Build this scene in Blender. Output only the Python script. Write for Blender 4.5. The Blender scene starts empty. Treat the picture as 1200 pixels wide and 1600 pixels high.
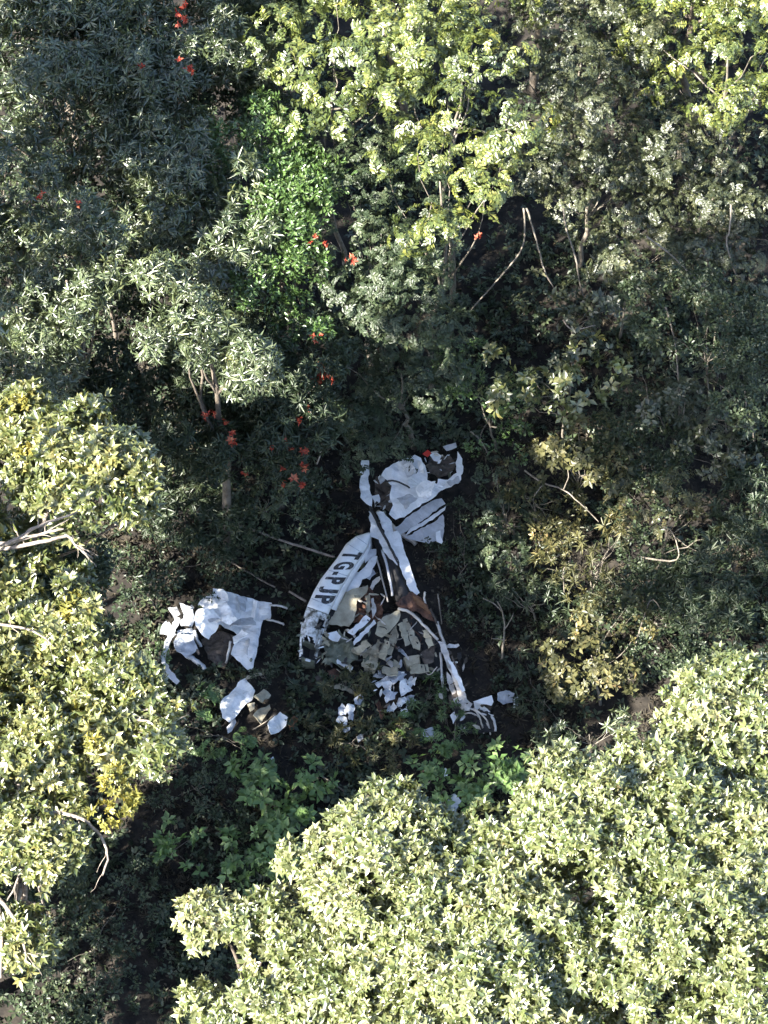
import bpy, bmesh, math, random
import numpy as np
from mathutils import Vector, Matrix, noise

# ------------------------------------------------------------------ camera, sky, sun, exposure
scene = bpy.context.scene
COL = scene.collection
PITCH, DIST, FOC = math.radians(58.0), 130.0, 5200.0     # camera looks down from a helicopter
fwd = Vector((0, math.cos(PITCH), -math.sin(PITCH)))
cup = Vector((0, math.sin(PITCH), math.cos(PITCH)))
crt = Vector((1, 0, 0))
CAM = -fwd * DIST
cd = bpy.data.cameras.new('camera')
cam = bpy.data.objects.new('camera', cd)
COL.objects.link(cam)
cam.location = CAM
cam.rotation_euler = (math.radians(90) - PITCH, 0, 0)
cd.sensor_fit = 'HORIZONTAL'
cd.angle = 2 * math.atan(600 / FOC)
cd.clip_start, cd.clip_end = 1.0, 2000.0
scene.camera = cam

SUN_EL = math.radians(44)
sun_h = Vector((-0.80, -0.60, 0)).normalized()
sun_dir = (sun_h * math.cos(SUN_EL) + Vector((0, 0, math.sin(SUN_EL)))).normalized()
w = bpy.data.worlds.new('World')
scene.world = w
w.use_nodes = True
nt = w.node_tree
sky = nt.nodes.new('ShaderNodeTexSky')
sky.sky_type = 'NISHITA'
sky.sun_disc = False
sky.sun_elevation = SUN_EL
sky.sun_rotation = math.atan2(sun_h.x, sun_h.y)
sky.altitude = 1200
sky.dust_density = 2.5
sky.ozone_density = 0.6
bg = nt.nodes['Background']
bg.inputs['Strength'].default_value = 0.075
nt.links.new(sky.outputs[0], bg.inputs['Color'])
sl = bpy.data.lights.new('sun', 'SUN')
sl.energy = 5.0
sl.angle = math.radians(0.53)
sl.color = (1.0, 0.95, 0.86)
so = bpy.data.objects.new('sun', sl)
COL.objects.link(so)
so.rotation_euler = sun_dir.to_track_quat('Z', 'Y').to_euler()
so.location = (0, 0, 90)
vs = scene.view_settings
vs.view_transform = 'Standard'
vs.look = 'None'
vs.exposure = 2.55
vs.gamma = 1.0
vs.use_curve_mapping = False
scene.render.engine = 'CYCLES'
cy = scene.cycles
cy.max_bounces = 4
cy.diffuse_bounces = 2
cy.glossy_bounces = 2
cy.transmission_bounces = 2
cy.transparent_max_bounces = 4
cy.use_denoising = True
cy.use_adaptive_sampling = True
cy.adaptive_threshold = 0.03
cy.caustics_reflective = False
cy.caustics_refractive = False

# ------------------------------------------------------------------ helpers
def P(px, py, h=0.0):
    """world point at height h seen at photo pixel (1200x1600)"""
    d = fwd + crt * ((px - 600) / FOC) + cup * ((800 - py) / FOC)
    t = (h - CAM.z) / d.z
    return CAM + d * t

def proj(V):
    """pixel and depth of an (N,3) array"""
    R = V - np.array(CAM)
    z = R @ np.array(fwd)
    return 600 + FOC * (R @ np.array(crt)) / z, 800 - FOC * (R @ np.array(cup)) / z, z

def tag(o, label=None, cat=None, group=None, kind=None):
    if label: o['label'] = label
    if cat: o['category'] = cat
    if group: o['group'] = group
    if kind: o['kind'] = kind
    return o

def origin(o):
    v = Vector((0, 0, 0))
    while o is not None:
        v = v + o.location
        o = o.parent
    return v

def link(name, me, mat, parent=None, **k):
    """mesh in world coordinates -> object (coordinates made local to the parent's origin)"""
    o = bpy.data.objects.new(name, me)
    COL.objects.link(o)
    if mat is not None and len(me.materials) == 0:
        me.materials.append(mat)
    if parent is not None:
        me.transform(Matrix.Translation(-origin(parent)))
        o.parent = parent
    return tag(o, **k)

def root(name, loc, label, cat, group=None):
    o = bpy.data.objects.new(name, None)
    COL.objects.link(o)
    o.location = loc
    o.empty_display_size = 0.3
    return tag(o, label, cat, group)

def mesh_tris(name, V, T, tint=None):
    me = bpy.data.meshes.new(name)
    V = np.ascontiguousarray(V, dtype=np.float32)
    T = np.ascontiguousarray(T, dtype=np.int32)
    n = len(T)
    me.vertices.add(len(V))
    me.vertices.foreach_set('co', V.ravel())
    me.loops.add(n * 3)
    me.loops.foreach_set('vertex_index', T.ravel())
    me.polygons.add(n)
    me.polygons.foreach_set('loop_start', np.arange(0, n * 3, 3, dtype=np.int32))
    try:
        me.polygons.foreach_set('loop_total', np.full(n, 3, dtype=np.int32))
    except Exception:
        pass
    me.update(calc_edges=True)
    if tint is not None:
        a = me.attributes.new('tint', 'FLOAT', 'FACE')
        a.data.foreach_set('value', np.ascontiguousarray(tint, dtype=np.float32))
    return me

def tube_mesh(name, pts, rad, sides=7, wob=0.0, seed=0):
    rng = random.Random(seed)
    pts = [Vector(p) for p in pts]
    V, F = [], []
    n = len(pts)
    for i, p in enumerate(pts):
        t = (pts[min(i + 1, n - 1)] - pts[max(i - 1, 0)]).normalized()
        a = t.cross(Vector((0.3, 0.2, 1)) if abs(t.z) < 0.95 else Vector((1, 0, 0))).normalized()
        b = t.cross(a).normalized()
        r = rad[i] if hasattr(rad, '__len__') else rad
        for k in range(sides):
            an = 2 * math.pi * k / sides
            rr = r * (1 + wob * rng.uniform(-1, 1))
            V.append(p + a * math.cos(an) * rr + b * math.sin(an) * rr)
    for i in range(n - 1):
        for k in range(sides):
            k2 = (k + 1) % sides
            F.append((i * sides + k, i * sides + k2, (i + 1) * sides + k2, (i + 1) * sides + k))
    F.append(tuple(range(sides - 1, -1, -1)))
    F.append(tuple((n - 1) * sides + k for k in range(sides)))
    me = bpy.data.meshes.new(name)
    me.from_pydata([tuple(v) for v in V], [], F)
    me.update()
    for p in me.polygons: p.use_smooth = True
    return me

def wander(a, b, n, amp, rng, sag=0.0):
    a, b = Vector(a), Vector(b)
    L = (b - a).length
    out = []
    o = Vector((0, 0, 0))
    for i in range(n + 1):
        t = i / n
        f = math.sin(math.pi * t)
        o = o * 0.6 + Vector((rng.uniform(-1, 1), rng.uniform(-1, 1), rng.uniform(-.7, .7))) * amp * L
        out.append(a.lerp(b, t) + o * (f if f > .25 else f) + Vector((0, 0, -sag * f)))
    return out

# ------------------------------------------------------------------ materials
def new_mat(name):
    m = bpy.data.materials.new(name)
    m.use_nodes = True
    t = m.node_tree
    return m, t, t.nodes['Principled BSDF']

def ramp(t, stops):
    r = t.nodes.new('ShaderNodeValToRGB')
    e = r.color_ramp.elements
    while len(e) < len(stops): e.new(0.5)
    for el, (p, c) in zip(e, stops):
        el.position = p
        el.color = (*c, 1)
    return r

def leaf_mat(name, stops, rough=0.38, spec=0.5, trans=0.25, coat=0.0):
    m, t, b = new_mat(name)
    at = t.nodes.new('ShaderNodeAttribute')
    at.attribute_name = 'tint'
    r = ramp(t, stops)
    t.links.new(at.outputs['Fac'], r.inputs[0])
    geo = t.nodes.new('ShaderNodeNewGeometry')
    nz = t.nodes.new('ShaderNodeTexNoise')
    nz.inputs['Scale'].default_value = 2.2
    nz.inputs['Detail'].default_value = 2
    t.links.new(geo.outputs['Position'], nz.inputs['Vector'])
    hs = t.nodes.new('ShaderNodeHueSaturation')
    mr = t.nodes.new('ShaderNodeMapRange')
    mr.inputs['From Min'].default_value = .3
    mr.inputs['From Max'].default_value = .7
    mr.inputs['To Min'].default_value = .72
    mr.inputs['To Max'].default_value = 1.28
    t.links.new(nz.outputs[0], mr.inputs['Value'])
    t.links.new(mr.outputs[0], hs.inputs['Value'])
    t.links.new(r.outputs[0], hs.inputs['Color'])
    t.links.new(hs.outputs[0], b.inputs['Base Color'])
    b.inputs['Roughness'].default_value = rough
    b.inputs['Specular IOR Level'].default_value = spec
    b.inputs['Coat Weight'].default_value = coat
    b.inputs['Coat Roughness'].default_value = .32
    b.inputs['Coat IOR'].default_value = 1.7
    tr = t.nodes.new('ShaderNodeBsdfTranslucent')
    mx = t.nodes.new('ShaderNodeMixShader')
    mx.inputs[0].default_value = trans
    hs2 = t.nodes.new('ShaderNodeHueSaturation')
    hs2.inputs['Hue'].default_value = .485
    hs2.inputs['Saturation'].default_value = 1.15
    hs2.inputs['Value'].default_value = 1.3
    t.links.new(hs.outputs[0], hs2.inputs['Color'])
    t.links.new(hs2.outputs[0], tr.inputs['Color'])
    t.links.new(b.outputs[0], mx.inputs[1])
    t.links.new(tr.outputs[0], mx.inputs[2])
    t.links.new(mx.outputs[0], t.nodes['Material Output'].inputs['Surface'])
    return m

def noise_mat(name, stops, scale=3.0, rough=0.6, metal=0.0, detail=6, bump=0.0, bscale=8.0, spec=0.5, coord='obj'):
    m, t, b = new_mat(name)
    tc = t.nodes.new('ShaderNodeNewGeometry')
    nz = t.nodes.new('ShaderNodeTexNoise')
    nz.inputs['Scale'].default_value = scale
    nz.inputs['Detail'].default_value = detail
    nz.inputs['Roughness'].default_value = .65
    t.links.new(tc.outputs['Position'], nz.inputs['Vector'])
    r = ramp(t, stops)
    t.links.new(nz.outputs[0], r.inputs[0])
    t.links.new(r.outputs[0], b.inputs['Base Color'])
    b.inputs['Roughness'].default_value = rough
    b.inputs['Metallic'].default_value = metal
    b.inputs['Specular IOR Level'].default_value = spec
    if bump:
        n2 = t.nodes.new('ShaderNodeTexNoise')
        n2.inputs['Scale'].default_value = bscale
        n2.inputs['Detail'].default_value = 5
        t.links.new(tc.outputs['Position'], n2.inputs['Vector'])
        bp = t.nodes.new('ShaderNodeBump')
        bp.inputs['Strength'].default_value = bump
        bp.inputs['Distance'].default_value = .05
        t.links.new(n2.outputs[0], bp.inputs['Height'])
        t.links.new(bp.outputs[0], b.inputs['Normal'])
    return m

M = {}
# foliage: tint 0..1 -> leaf colour; tangle and dark also carry shade
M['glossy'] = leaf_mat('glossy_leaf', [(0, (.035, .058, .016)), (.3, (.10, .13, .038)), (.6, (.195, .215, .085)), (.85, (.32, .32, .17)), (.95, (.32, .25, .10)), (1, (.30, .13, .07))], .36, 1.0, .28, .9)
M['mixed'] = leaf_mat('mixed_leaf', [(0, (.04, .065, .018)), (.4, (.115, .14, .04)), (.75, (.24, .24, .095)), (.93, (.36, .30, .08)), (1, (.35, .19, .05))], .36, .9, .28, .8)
M['yellow'] = leaf_mat('yellow_leaf', [(0, (.13, .14, .035)), (.5, (.24, .23, .055)), (1, (.40, .31, .06))], .42, .6, .3)
M['silver'] = leaf_mat('silver_leaf', [(0, (.035, .055, .022)), (.5, (.095, .125, .055)), (.9, (.18, .20, .09)), (1, (.28, .23, .09))], .38, .9, .2, .6)
M['midgreen'] = leaf_mat('mid_green_leaf', [(0, (.035, .07, .02)), (.5, (.075, .135, .035)), (.9, (.13, .20, .055)), (1, (.22, .22, .08))], .4, .7, .22, .3)
M['fine'] = leaf_mat('fine_leaf', [(0, (.025, .042, .014)), (.35, (.07, .098, .025)), (.7, (.17, .195, .045)), (.93, (.31, .29, .07)), (1, (.30, .16, .07))], .38, .9, .28, .5)
M['tangle'] = leaf_mat('shaded_tangle_leaf', [(0, (.018, .026, .012)), (.5, (.055, .066, .03)), (.85, (.12, .125, .06)), (.96, (.26, .24, .13)), (1, (.22, .12, .07))], .42, .7, .22, .2)  # darker leaf colour stands in for shade on the right side
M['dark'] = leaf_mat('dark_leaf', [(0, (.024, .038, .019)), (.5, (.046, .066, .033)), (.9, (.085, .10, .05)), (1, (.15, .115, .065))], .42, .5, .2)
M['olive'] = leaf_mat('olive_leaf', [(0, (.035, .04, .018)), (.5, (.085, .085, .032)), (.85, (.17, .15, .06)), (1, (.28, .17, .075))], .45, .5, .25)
M['green'] = leaf_mat('green_leaf', [(0, (.06, .11, .03)), (.5, (.12, .20, .06)), (.9, (.20, .28, .10)), (1, (.28, .28, .12))], .42, .6, .25)
M['dry'] = leaf_mat('dry_leaf', [(0, (.07, .045, .028)), (.5, (.13, .085, .05)), (.9, (.21, .15, .09)), (1, (.30, .24, .17))], .6, .3, .15)
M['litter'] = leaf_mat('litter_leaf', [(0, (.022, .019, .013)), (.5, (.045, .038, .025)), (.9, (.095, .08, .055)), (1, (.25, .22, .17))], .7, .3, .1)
M['petal'] = leaf_mat('red_petal', [(0, (.34, .06, .035)), (.6, (.46, .10, .06)), (1, (.50, .24, .13))], .5, .3, .3)
M['bark'] = noise_mat('bark', [(.3, (.07, .055, .04)), (.6, (.17, .14, .11)), (.8, (.27, .24, .20))], 4, .85, bump=.6, bscale=14)
M['palebark'] = noise_mat('pale_bark', [(.3, (.10, .08, .06)), (.5, (.24, .20, .165)), (.75, (.36, .32, .28))], 5, .75, bump=.5, bscale=14)
M['vine'] = noise_mat('vine_bark', [(.3, (.09, .075, .055)), (.7, (.24, .21, .17))], 5, .8)
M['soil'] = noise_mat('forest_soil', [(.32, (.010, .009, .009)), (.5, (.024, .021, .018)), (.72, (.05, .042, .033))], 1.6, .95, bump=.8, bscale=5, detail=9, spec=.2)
M['white'] = noise_mat('white_paint', [(.25, (.42, .40, .37)), (.37, (.70, .70, .69)), (.6, (.82, .82, .82))], 2.6, .28, bump=.22, bscale=4)
M['grey'] = noise_mat('grey_paint_and_shade', [(.3, (.36, .36, .37)), (.6, (.52, .53, .55))], 2.5, .45, bump=.12, bscale=6)
M['dirty'] = noise_mat('mud_splashed_white_paint', [(.36, (.045, .04, .03)), (.45, (.30, .29, .26)), (.56, (.68, .68, .68))], 3.4, .5, bump=.2, bscale=6)
M['tan'] = noise_mat('tan_primer', [(.3, (.24, .21, .145)), (.55, (.40, .36, .26)), (.8, (.50, .46, .35))], 2.5, .55, bump=.15, bscale=6)
M['olivep'] = noise_mat('olive_primer', [(.3, (.09, .10, .065)), (.55, (.20, .21, .15)), (.8, (.33, .34, .27))], 3.0, .6, bump=.2, bscale=6)
M['rust'] = noise_mat('red_brown_lining', [(.3, (.03, .018, .014)), (.5, (.11, .05, .03)), (.75, (.24, .12, .07))], 3.0, .7, bump=.3, bscale=8)
M['orange'] = noise_mat('orange_trim', [(.3, (.13, .055, .025)), (.7, (.28, .13, .05))], 3.0, .6)
M['black'] = noise_mat('dark_lining_and_shade', [(.3, (.010, .010, .012)), (.7, (.035, .033, .034))], 2.0, .6)  # also laid in for the shadow inside the tail cone
M['darkbrown'] = noise_mat('brown_lining_and_shade', [(.3, (.03, .025, .02)), (.55, (.09, .07, .055)), (.8, (.17, .14, .115))], 4.0, .7, bump=.3, bscale=8)  # also laid in for shade in the tail hole and under the wing
M['alu'] = noise_mat('bare_aluminium', [(.3, (.42, .37, .32)), (.7, (.70, .66, .61))], 2.5, .42, metal=.35, bump=.2, bscale=8)
M['ink'] = noise_mat('black_lettering_paint', [(.34, (.42, .42, .43)), (.40, (.05, .05, .055)), (.6, (.016, .016, .02))], 5.0, .5)
M['redp'] = noise_mat('red_lamp_plastic', [(.3, (.5, .03, .02)), (.7, (.65, .06, .04))], 3.0, .3)
M['blue'] = noise_mat('pale_blue_grey_paint', [(.3, (.30, .32, .36)), (.6, (.48, .51, .56))], 3.0, .5, bump=.2, bscale=6)

# ------------------------------------------------------------------ leaf clusters
LEAF_T = np.array([(0, 1, 2), (0, 2, 3), (1, 4, 2), (2, 4, 3)], dtype=np.int32)      # paddle leaf folded and bent
LEAF_T2 = np.array([(0, 1, 2), (0, 2, 3)], dtype=np.int32)                                # narrow leaf folded along its rib

def unit(v):
    return v / (np.linalg.norm(v, axis=-1, keepdims=True) + 1e-9)

def leaf(o, d, n, L, W, fold=.12, droop=.12):
    """five vertices of a folded leaf starting at o along d with face normal n"""
    d = unit(np.array(d, float)); n = np.array(n, float)
    s = unit(np.cross(d, n)); n = np.cross(s, d)
    m = o + d * L * .52 - n * W * fold
    return np.array([o, o + d * L * .48 - s * W / 2 + n * W * fold, m, o + d * L * .48 + s * W / 2 + n * W * fold,
                     o + d * L - n * L * droop])

def cluster(kind, rng):
    """leaf cluster in local space (axis +Z), about 1 unit in reach -> verts, tris, tint per face"""
    Ls = []
    U = rng.uniform
    if kind == 'whorl':                       # rosette of paddle leaves
        n = rng.integers(7, 11)
        for k in range(n):
            a = 2.4 * k + U(-.5, .5); e = U(.0, 1.15)
            d = np.array([math.cos(a) * math.cos(e), math.sin(a) * math.cos(e), math.sin(e)])
            nn = np.array([-math.cos(a) * math.sin(e), -math.sin(a) * math.sin(e), math.cos(e)])
            Ls.append(leaf(d * .06, d, nn, U(.62, 1.1), U(.32, .46), .16, U(.05, .4)))
    elif kind == 'small':                     # loose tuft of small leaves
        n = rng.integers(12, 16)
        for k in range(n):
            a = U(0, 6.28); e = U(-.2, 1.2)
            d = np.array([math.cos(a) * math.cos(e), math.sin(a) * math.cos(e), math.sin(e)])
            nn = unit(np.array([U(-.6, .6), U(-.6, .6), 1.0]))
            Ls.append(leaf(d * U(.1, .55), d, nn, U(.38, .6), U(.19, .28)))
    elif kind == 'burst':                     # narrow drooping leaves
        n = rng.integers(12, 17)
        for k in range(n):
            a = 2.4 * k + U(-.9, .9); e = U(-.7, 1.05)
            d = np.array([math.cos(a) * math.cos(e), math.sin(a) * math.cos(e), math.sin(e)])
            nn = np.array([-math.cos(a) * math.sin(e), -math.sin(a) * math.sin(e), math.cos(e)])
            Ls.append(leaf(d * .05, d, nn, U(.4, 1.15), U(.11, .21), .1, U(.05, .45)))
    elif kind == 'spray':                     # feathered twig
        n = 9
        for k in range(n):
            for s in (-1, 1):
                t = k / n
                o = np.array([U(-.04, .04), t * 1.05 - .35, .18 * math.sin(t * 2.6) + U(-.05, .05)])
                d = np.array([s * .85, .55 + U(-.25, .25), U(-.3, .15)])
                Ls.append(leaf(o, d, np.array([U(-.35, .35), U(-.35, .35), 1]), (.50 - .28 * t) * U(.8, 1.2), .17 * U(.8, 1.2)))
        Ls.append(leaf(np.array([0, .68, .08]), [0, 1, -.1], [0, 0, 1], .35, .16))
    elif kind == 'broad':                     # few broad leaves
        n = rng.integers(5, 8)
        for k in range(n):
            a = 2.4 * k + U(-.4, .4); e = U(-.15, .7)
            d = np.array([math.cos(a) * math.cos(e), math.sin(a) * math.cos(e), math.sin(e)])
            nn = unit(np.array([U(-.3, .3), U(-.3, .3), 1.0]))
            Ls.append(leaf(d * .1, d, nn, U(.7, 1.05), U(.40, .58), .1, .2))
    elif kind == 'flake':                     # single fallen leaves
        for k in range(5):
            a = U(0, 6.28)
            Ls.append(leaf(np.array([U(-1, 1), U(-1, 1), U(0, .12)]), [math.cos(a), math.sin(a), U(-.2, .3)],
                           np.array([U(-.5, .5), U(-.5, .5), 1]), U(.3, .7), U(.14, .3)))
    LT = LEAF_T
    if kind != 'whorl':
        LT = LEAF_T2
        Ls = [q[[0, 1, 4, 3]] for q in Ls]
    V = np.concatenate(Ls)
    T = np.concatenate([LT + len(Ls[0]) * i for i in range(len(Ls))])
    tint = np.repeat(rng.uniform(0, 1, len(Ls)), len(LT))
    return V, T, tint

rng0 = np.random.default_rng(7)
KINDS = {k: [cluster(k, rng0) for _ in range(8)] for k in ('whorl', 'small', 'burst', 'spray', 'broad', 'flake')}

def frames(axis, rng, roll=None):
    z = unit(axis)
    ref = np.where(np.abs(z[:, 2:3]) < .95, np.array([[0, 0, 1.]]), np.array([[1., 0, 0]]))
    x = unit(np.cross(ref, z)); y = np.cross(z, x)
    a = rng.uniform(0, 2 * np.pi, len(z)) if roll is None else roll
    c, s = np.cos(a)[:, None], np.sin(a)[:, None]
    return np.stack([x * c + y * s, -x * s + y * c, z], axis=2)       # columns = local axes

def leaves_mesh(name, kind, pos, R, size, ctint, tid, mixw=.55):
    Vs, Ts, Cs, off = [], [], [], 0
    for k, (V, T, tint) in enumerate(KINDS[kind]):
        s = np.nonzero(tid == k)[0]
        if not len(s): continue
        W = np.einsum('nij,vj->nvi', R[s], V) * size[s][:, None, None] + pos[s][:, None, :]
        Vs.append(W.reshape(-1, 3))
        Ts.append((T[None] + (np.arange(len(s)) * len(V))[:, None, None]).reshape(-1, 3) + off)
        Cs.append((ctint[s][:, None] * mixw + tint[None] * (1 - mixw)).ravel())
        off += len(s) * len(V)
    return mesh_tris(name, np.concatenate(Vs), np.concatenate(Ts), np.clip(np.concatenate(Cs), 0, 1))

CM = {}
def cluster_obj(kind, mat, parent, pos, R, size, k, tbin, name='leaf_cluster'):
    """one cluster as an object that shares its mesh"""
    key = (kind, mat, k, tbin)
    if key not in CM:
        V, T, tint = KINDS[kind][k]
        me = mesh_tris('leaf_cluster', V, T, np.clip(tint * .45 + (tbin + .5) / 4 * .55, 0, 1))
        me.materials.append(M[mat])
        CM[key] = me
    o = bpy.data.objects.new(name, CM[key])
    COL.objects.link(o)
    o.parent = parent
    m = Matrix([[R[i, j] * size for j in range(3)] for i in range(3)]).to_4x4()
    m.translation = Vector(pos) - origin(parent)
    o.matrix_basis = m
    return o

def sub_blobs(lobes, nsub, rng, fr=(.30, .46), zmin=-.25, blob=None):
    """lumps on the surface of each lobe: (centre, radius, outward)"""
    C, Rr, O = [], [], []
    for (c, r) in lobes:
        c = np.array(c, float); r = np.array(r, float) * np.ones(3)
        n = max(4, int(nsub * (r.mean() ** 2)))
        d = unit(rng.normal(size=(n * 4, 3)))
        d = d[d[:, 2] > zmin][:n]
        f = rng.uniform(.62, .82, (len(d), 1)) if blob is None else rng.uniform(.6, 1.04, (len(d), 1))
        C.append(c + d * r * f)
        Rr.append(rng.uniform(fr[0], fr[1], len(d)) * min(r.mean(), 3.2) if blob is None else rng.uniform(blob[0], blob[1], len(d)))
        O.append(d)
    return np.concatenate(C), np.concatenate(Rr), np.concatenate(O)

def crown_clusters(lobes, nsub, dens, size, rng, up=.5, inner=.15, squash=.75, zmin=-.25, blob=None):
    C, Rr, O = sub_blobs(lobes, nsub, rng, zmin=zmin, blob=blob)
    cnt = np.maximum(3, (dens * Rr ** 2 / size ** 2).astype(int))
    idx = np.repeat(np.arange(len(C)), cnt)
    d = unit(rng.normal(size=(len(idx), 3)) + O[idx] * .9 + np.array([0, 0, .35]))
    f = rng.uniform(.55, 1.08, (len(idx), 1)) ** .6
    f = np.where(rng.uniform(size=f.shape) < .05, f * rng.uniform(1.1, 1.5, f.shape), f)      # stray shoots
    pos = C[idx] + d * Rr[idx][:, None] * f * np.array([1, 1, squash])
    axis = unit(d + np.array([0, 0, up]) + rng.normal(size=d.shape) * .28)
    bt = rng.uniform(0, 1, len(C))
    ct = np.clip(bt[idx] * .5 + rng.uniform(0, 1, len(idx)) * .5, 0, 1)
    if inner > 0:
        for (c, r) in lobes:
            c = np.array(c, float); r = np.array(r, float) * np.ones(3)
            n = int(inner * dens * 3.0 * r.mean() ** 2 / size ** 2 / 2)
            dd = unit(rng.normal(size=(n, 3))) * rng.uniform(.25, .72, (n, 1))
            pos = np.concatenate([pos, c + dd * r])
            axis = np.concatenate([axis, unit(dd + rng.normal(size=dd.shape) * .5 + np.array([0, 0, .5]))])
            ct = np.concatenate([ct, rng.uniform(0, .5, n)])  # inner leaves tinted darker for the shade inside the crown
    return pos, axis, ct, C

def split_front(pos, size, n, cell=13.0, ymax=1650):
    """indices of the n clusters that show largest: nearest to the camera in their image cell"""
    x, y, z = proj(pos)
    ok = (x > 0) & (x < 1200) & (y > 0) & (y < 1600)
    ci = np.floor(x / cell).astype(int) + 1000 * np.floor(y / cell).astype(int)
    order = np.lexsort((z, ci))
    first = np.ones(len(order), bool)
    first[1:] = ci[order][1:] != ci[order][:-1]
    cand = order[first & ok[order]]
    cand = cand[np.argsort(-(size[cand] / z[cand]))][:n]
    return cand

TREES = {}
def tree(key, name, label, cat, lobes, kind, mat, size=.4, dens=5.0, nsub=3.0, parts=0, seed=0, up=.5, group=None,
         trunk=.16, bark='bark', limbs=5, inner=.15, squash=.75, extra=None, base=None, zmin=-.25, tmix=.55, blob=None):
    """lobes: (px, py, h, radius[, vertical radius])"""
    rng = np.random.default_rng(seed + 11)
    pr = random.Random(seed + 5)
    Lb = []
    for lb in lobes:
        r = (lb[3], lb[3], lb[4] if len(lb) > 4 else lb[3] * .8)
        Lb.append((P(lb[0], lb[1], lb[2]), r))
    c0 = sum((l[0] for l in Lb), Vector()) / len(Lb)
    b = Vector((c0.x + pr.uniform(-.6, .6), c0.y + pr.uniform(-.6, .6), 0)) if base is None else P(*base)
    t = root(name, b, label, cat, group)
    TREES[key] = t
    top = c0 + Vector((0, 0, .2 * Lb[0][1][2]))
    n = 8
    tp = wander(b - Vector((0, 0, .3)), top, n, .03, pr)
    H = top.z
    link('trunk', tube_mesh('trunk', tp, [trunk * (1.25 - .95 * i / n) for i in range(n + 1)], 8, .08, seed), M[bark], t)
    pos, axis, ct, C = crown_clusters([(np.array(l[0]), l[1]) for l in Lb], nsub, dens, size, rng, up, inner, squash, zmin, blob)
    if limbs:
        sel = rng.choice(len(C), min(limbs, len(C)), replace=False)
        for j in sel:
            q = tp[pr.randint(n // 2, n - 2)]
            e = Vector(C[j])
            pts = wander(q, e, 6, .05, pr)
            rr = trunk * pr.uniform(.35, .5)
            link('branch', tube_mesh('branch', pts, [rr * (1 - .8 * i / 6) for i in range(7)], 6, .1, seed), M[bark], t)
    if lobes[0][0] > 0:         # leave out what lies far outside the frame
        qx, qy, _ = proj(pos)
        ok = (qx > -140) & (qx < 1340) & (qy > -260) & (qy < 1690)
        pos, axis, ct = pos[ok], axis[ok], ct[ok]
    sz = size * rng.uniform(.6, 1.35, len(pos))
    R = frames(axis, rng)
    tid = rng.integers(0, 8, len(pos))
    keep = np.ones(len(pos), bool)
    if parts:
        fr = split_front(pos, sz, parts)
        keep[fr] = False
        tb = np.minimum((ct * 4).astype(int), 3)
        for i in fr:
            cluster_obj(kind, mat, t, pos[i], R[i], sz[i], int(tid[i]), int(tb[i]))
    k = np.nonzero(keep)[0]
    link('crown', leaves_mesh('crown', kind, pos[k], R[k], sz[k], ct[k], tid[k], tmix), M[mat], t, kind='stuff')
    if extra: extra(t)
    return t

def bough(parent, pts, r0, r1, mat='palebark', name='branch', seed=0, sides=7, twigs=0):
    W = [P(*p) for p in pts]
    # smooth subdivision of the given path
    out = []
    for i in range(len(W) - 1):
        p0, p1, p2, p3 = W[max(i - 1, 0)], W[i], W[i + 1], W[min(i + 2, len(W) - 1)]
        for k in range(4):
            t = k / 4
            out.append(0.5 * ((2 * p1) + (-p0 + p2) * t + (2 * p0 - 5 * p1 + 4 * p2 - p3) * t * t + (-p0 + 3 * p1 - 3 * p2 + p3) * t ** 3))
    out.append(W[-1])
    pr = random.Random(seed)
    out = [p + Vector((pr.uniform(-1, 1), pr.uniform(-1, 1), pr.uniform(-1, 1))) * r0 * .35 for p in out]
    n = len(out) - 1
    o = link(name, tube_mesh(name, out, [r0 + (r1 - r0) * i / n for i in range(n + 1)], sides, .12, seed), M[mat], parent)
    for _ in range(twigs):
        i = pr.randint(n // 4, n - 1)
        t = (out[min(i + 1, n)] - out[i - 1]).normalized()
        d = (t * pr.uniform(.3, 1) + Vector((pr.uniform(-1, 1), pr.uniform(-1, 1), pr.uniform(-.4, .7)))).normalized()
        L = pr.uniform(.35, 1.0)
        tp = wander(out[i], out[i] + d * L, 4, .06, pr)
        r = max(.012, (r0 + (r1 - r0) * i / n) * .45)
        link('twig', tube_mesh('twig', tp, [r * (1 - .18 * k) for k in range(5)], 5, .1, seed), M[mat], o)
    return o

# ------------------------------------------------------------------ ground
def gz(x, y):
    r = math.hypot(x, y + 2)
    a = .12 + .25 * min(1, max(0, (r - 7) / 10))
    return a * (noise.noise(Vector((x * .22, y * .22, 3.1))) * 1.4 + .5 * noise.noise(Vector((x * .9, y * .9, 8.2)))) - .05

def make_ground():
    xs = np.concatenate([np.linspace(-400, -30, 14)[:-1], np.linspace(-30, 30, 121), np.linspace(30, 400, 14)[1:]])
    ys = np.concatenate([np.linspace(-400, -34, 14)[:-1], np.linspace(-34, 40, 149), np.linspace(40, 900, 18)[1:]])
    V = [(x, y, gz(x, y)) for y in ys for x in xs]
    nx = len(xs)
    F = [(j * nx + i, j * nx + i + 1, (j + 1) * nx + i + 1, (j + 1) * nx + i) for j in range(len(ys) - 1) for i in range(nx - 1)]
    me = bpy.data.meshes.new('ground')
    me.from_pydata(V, [], F)
    for p in me.polygons: p.use_smooth = True
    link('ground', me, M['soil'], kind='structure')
make_ground()

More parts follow.
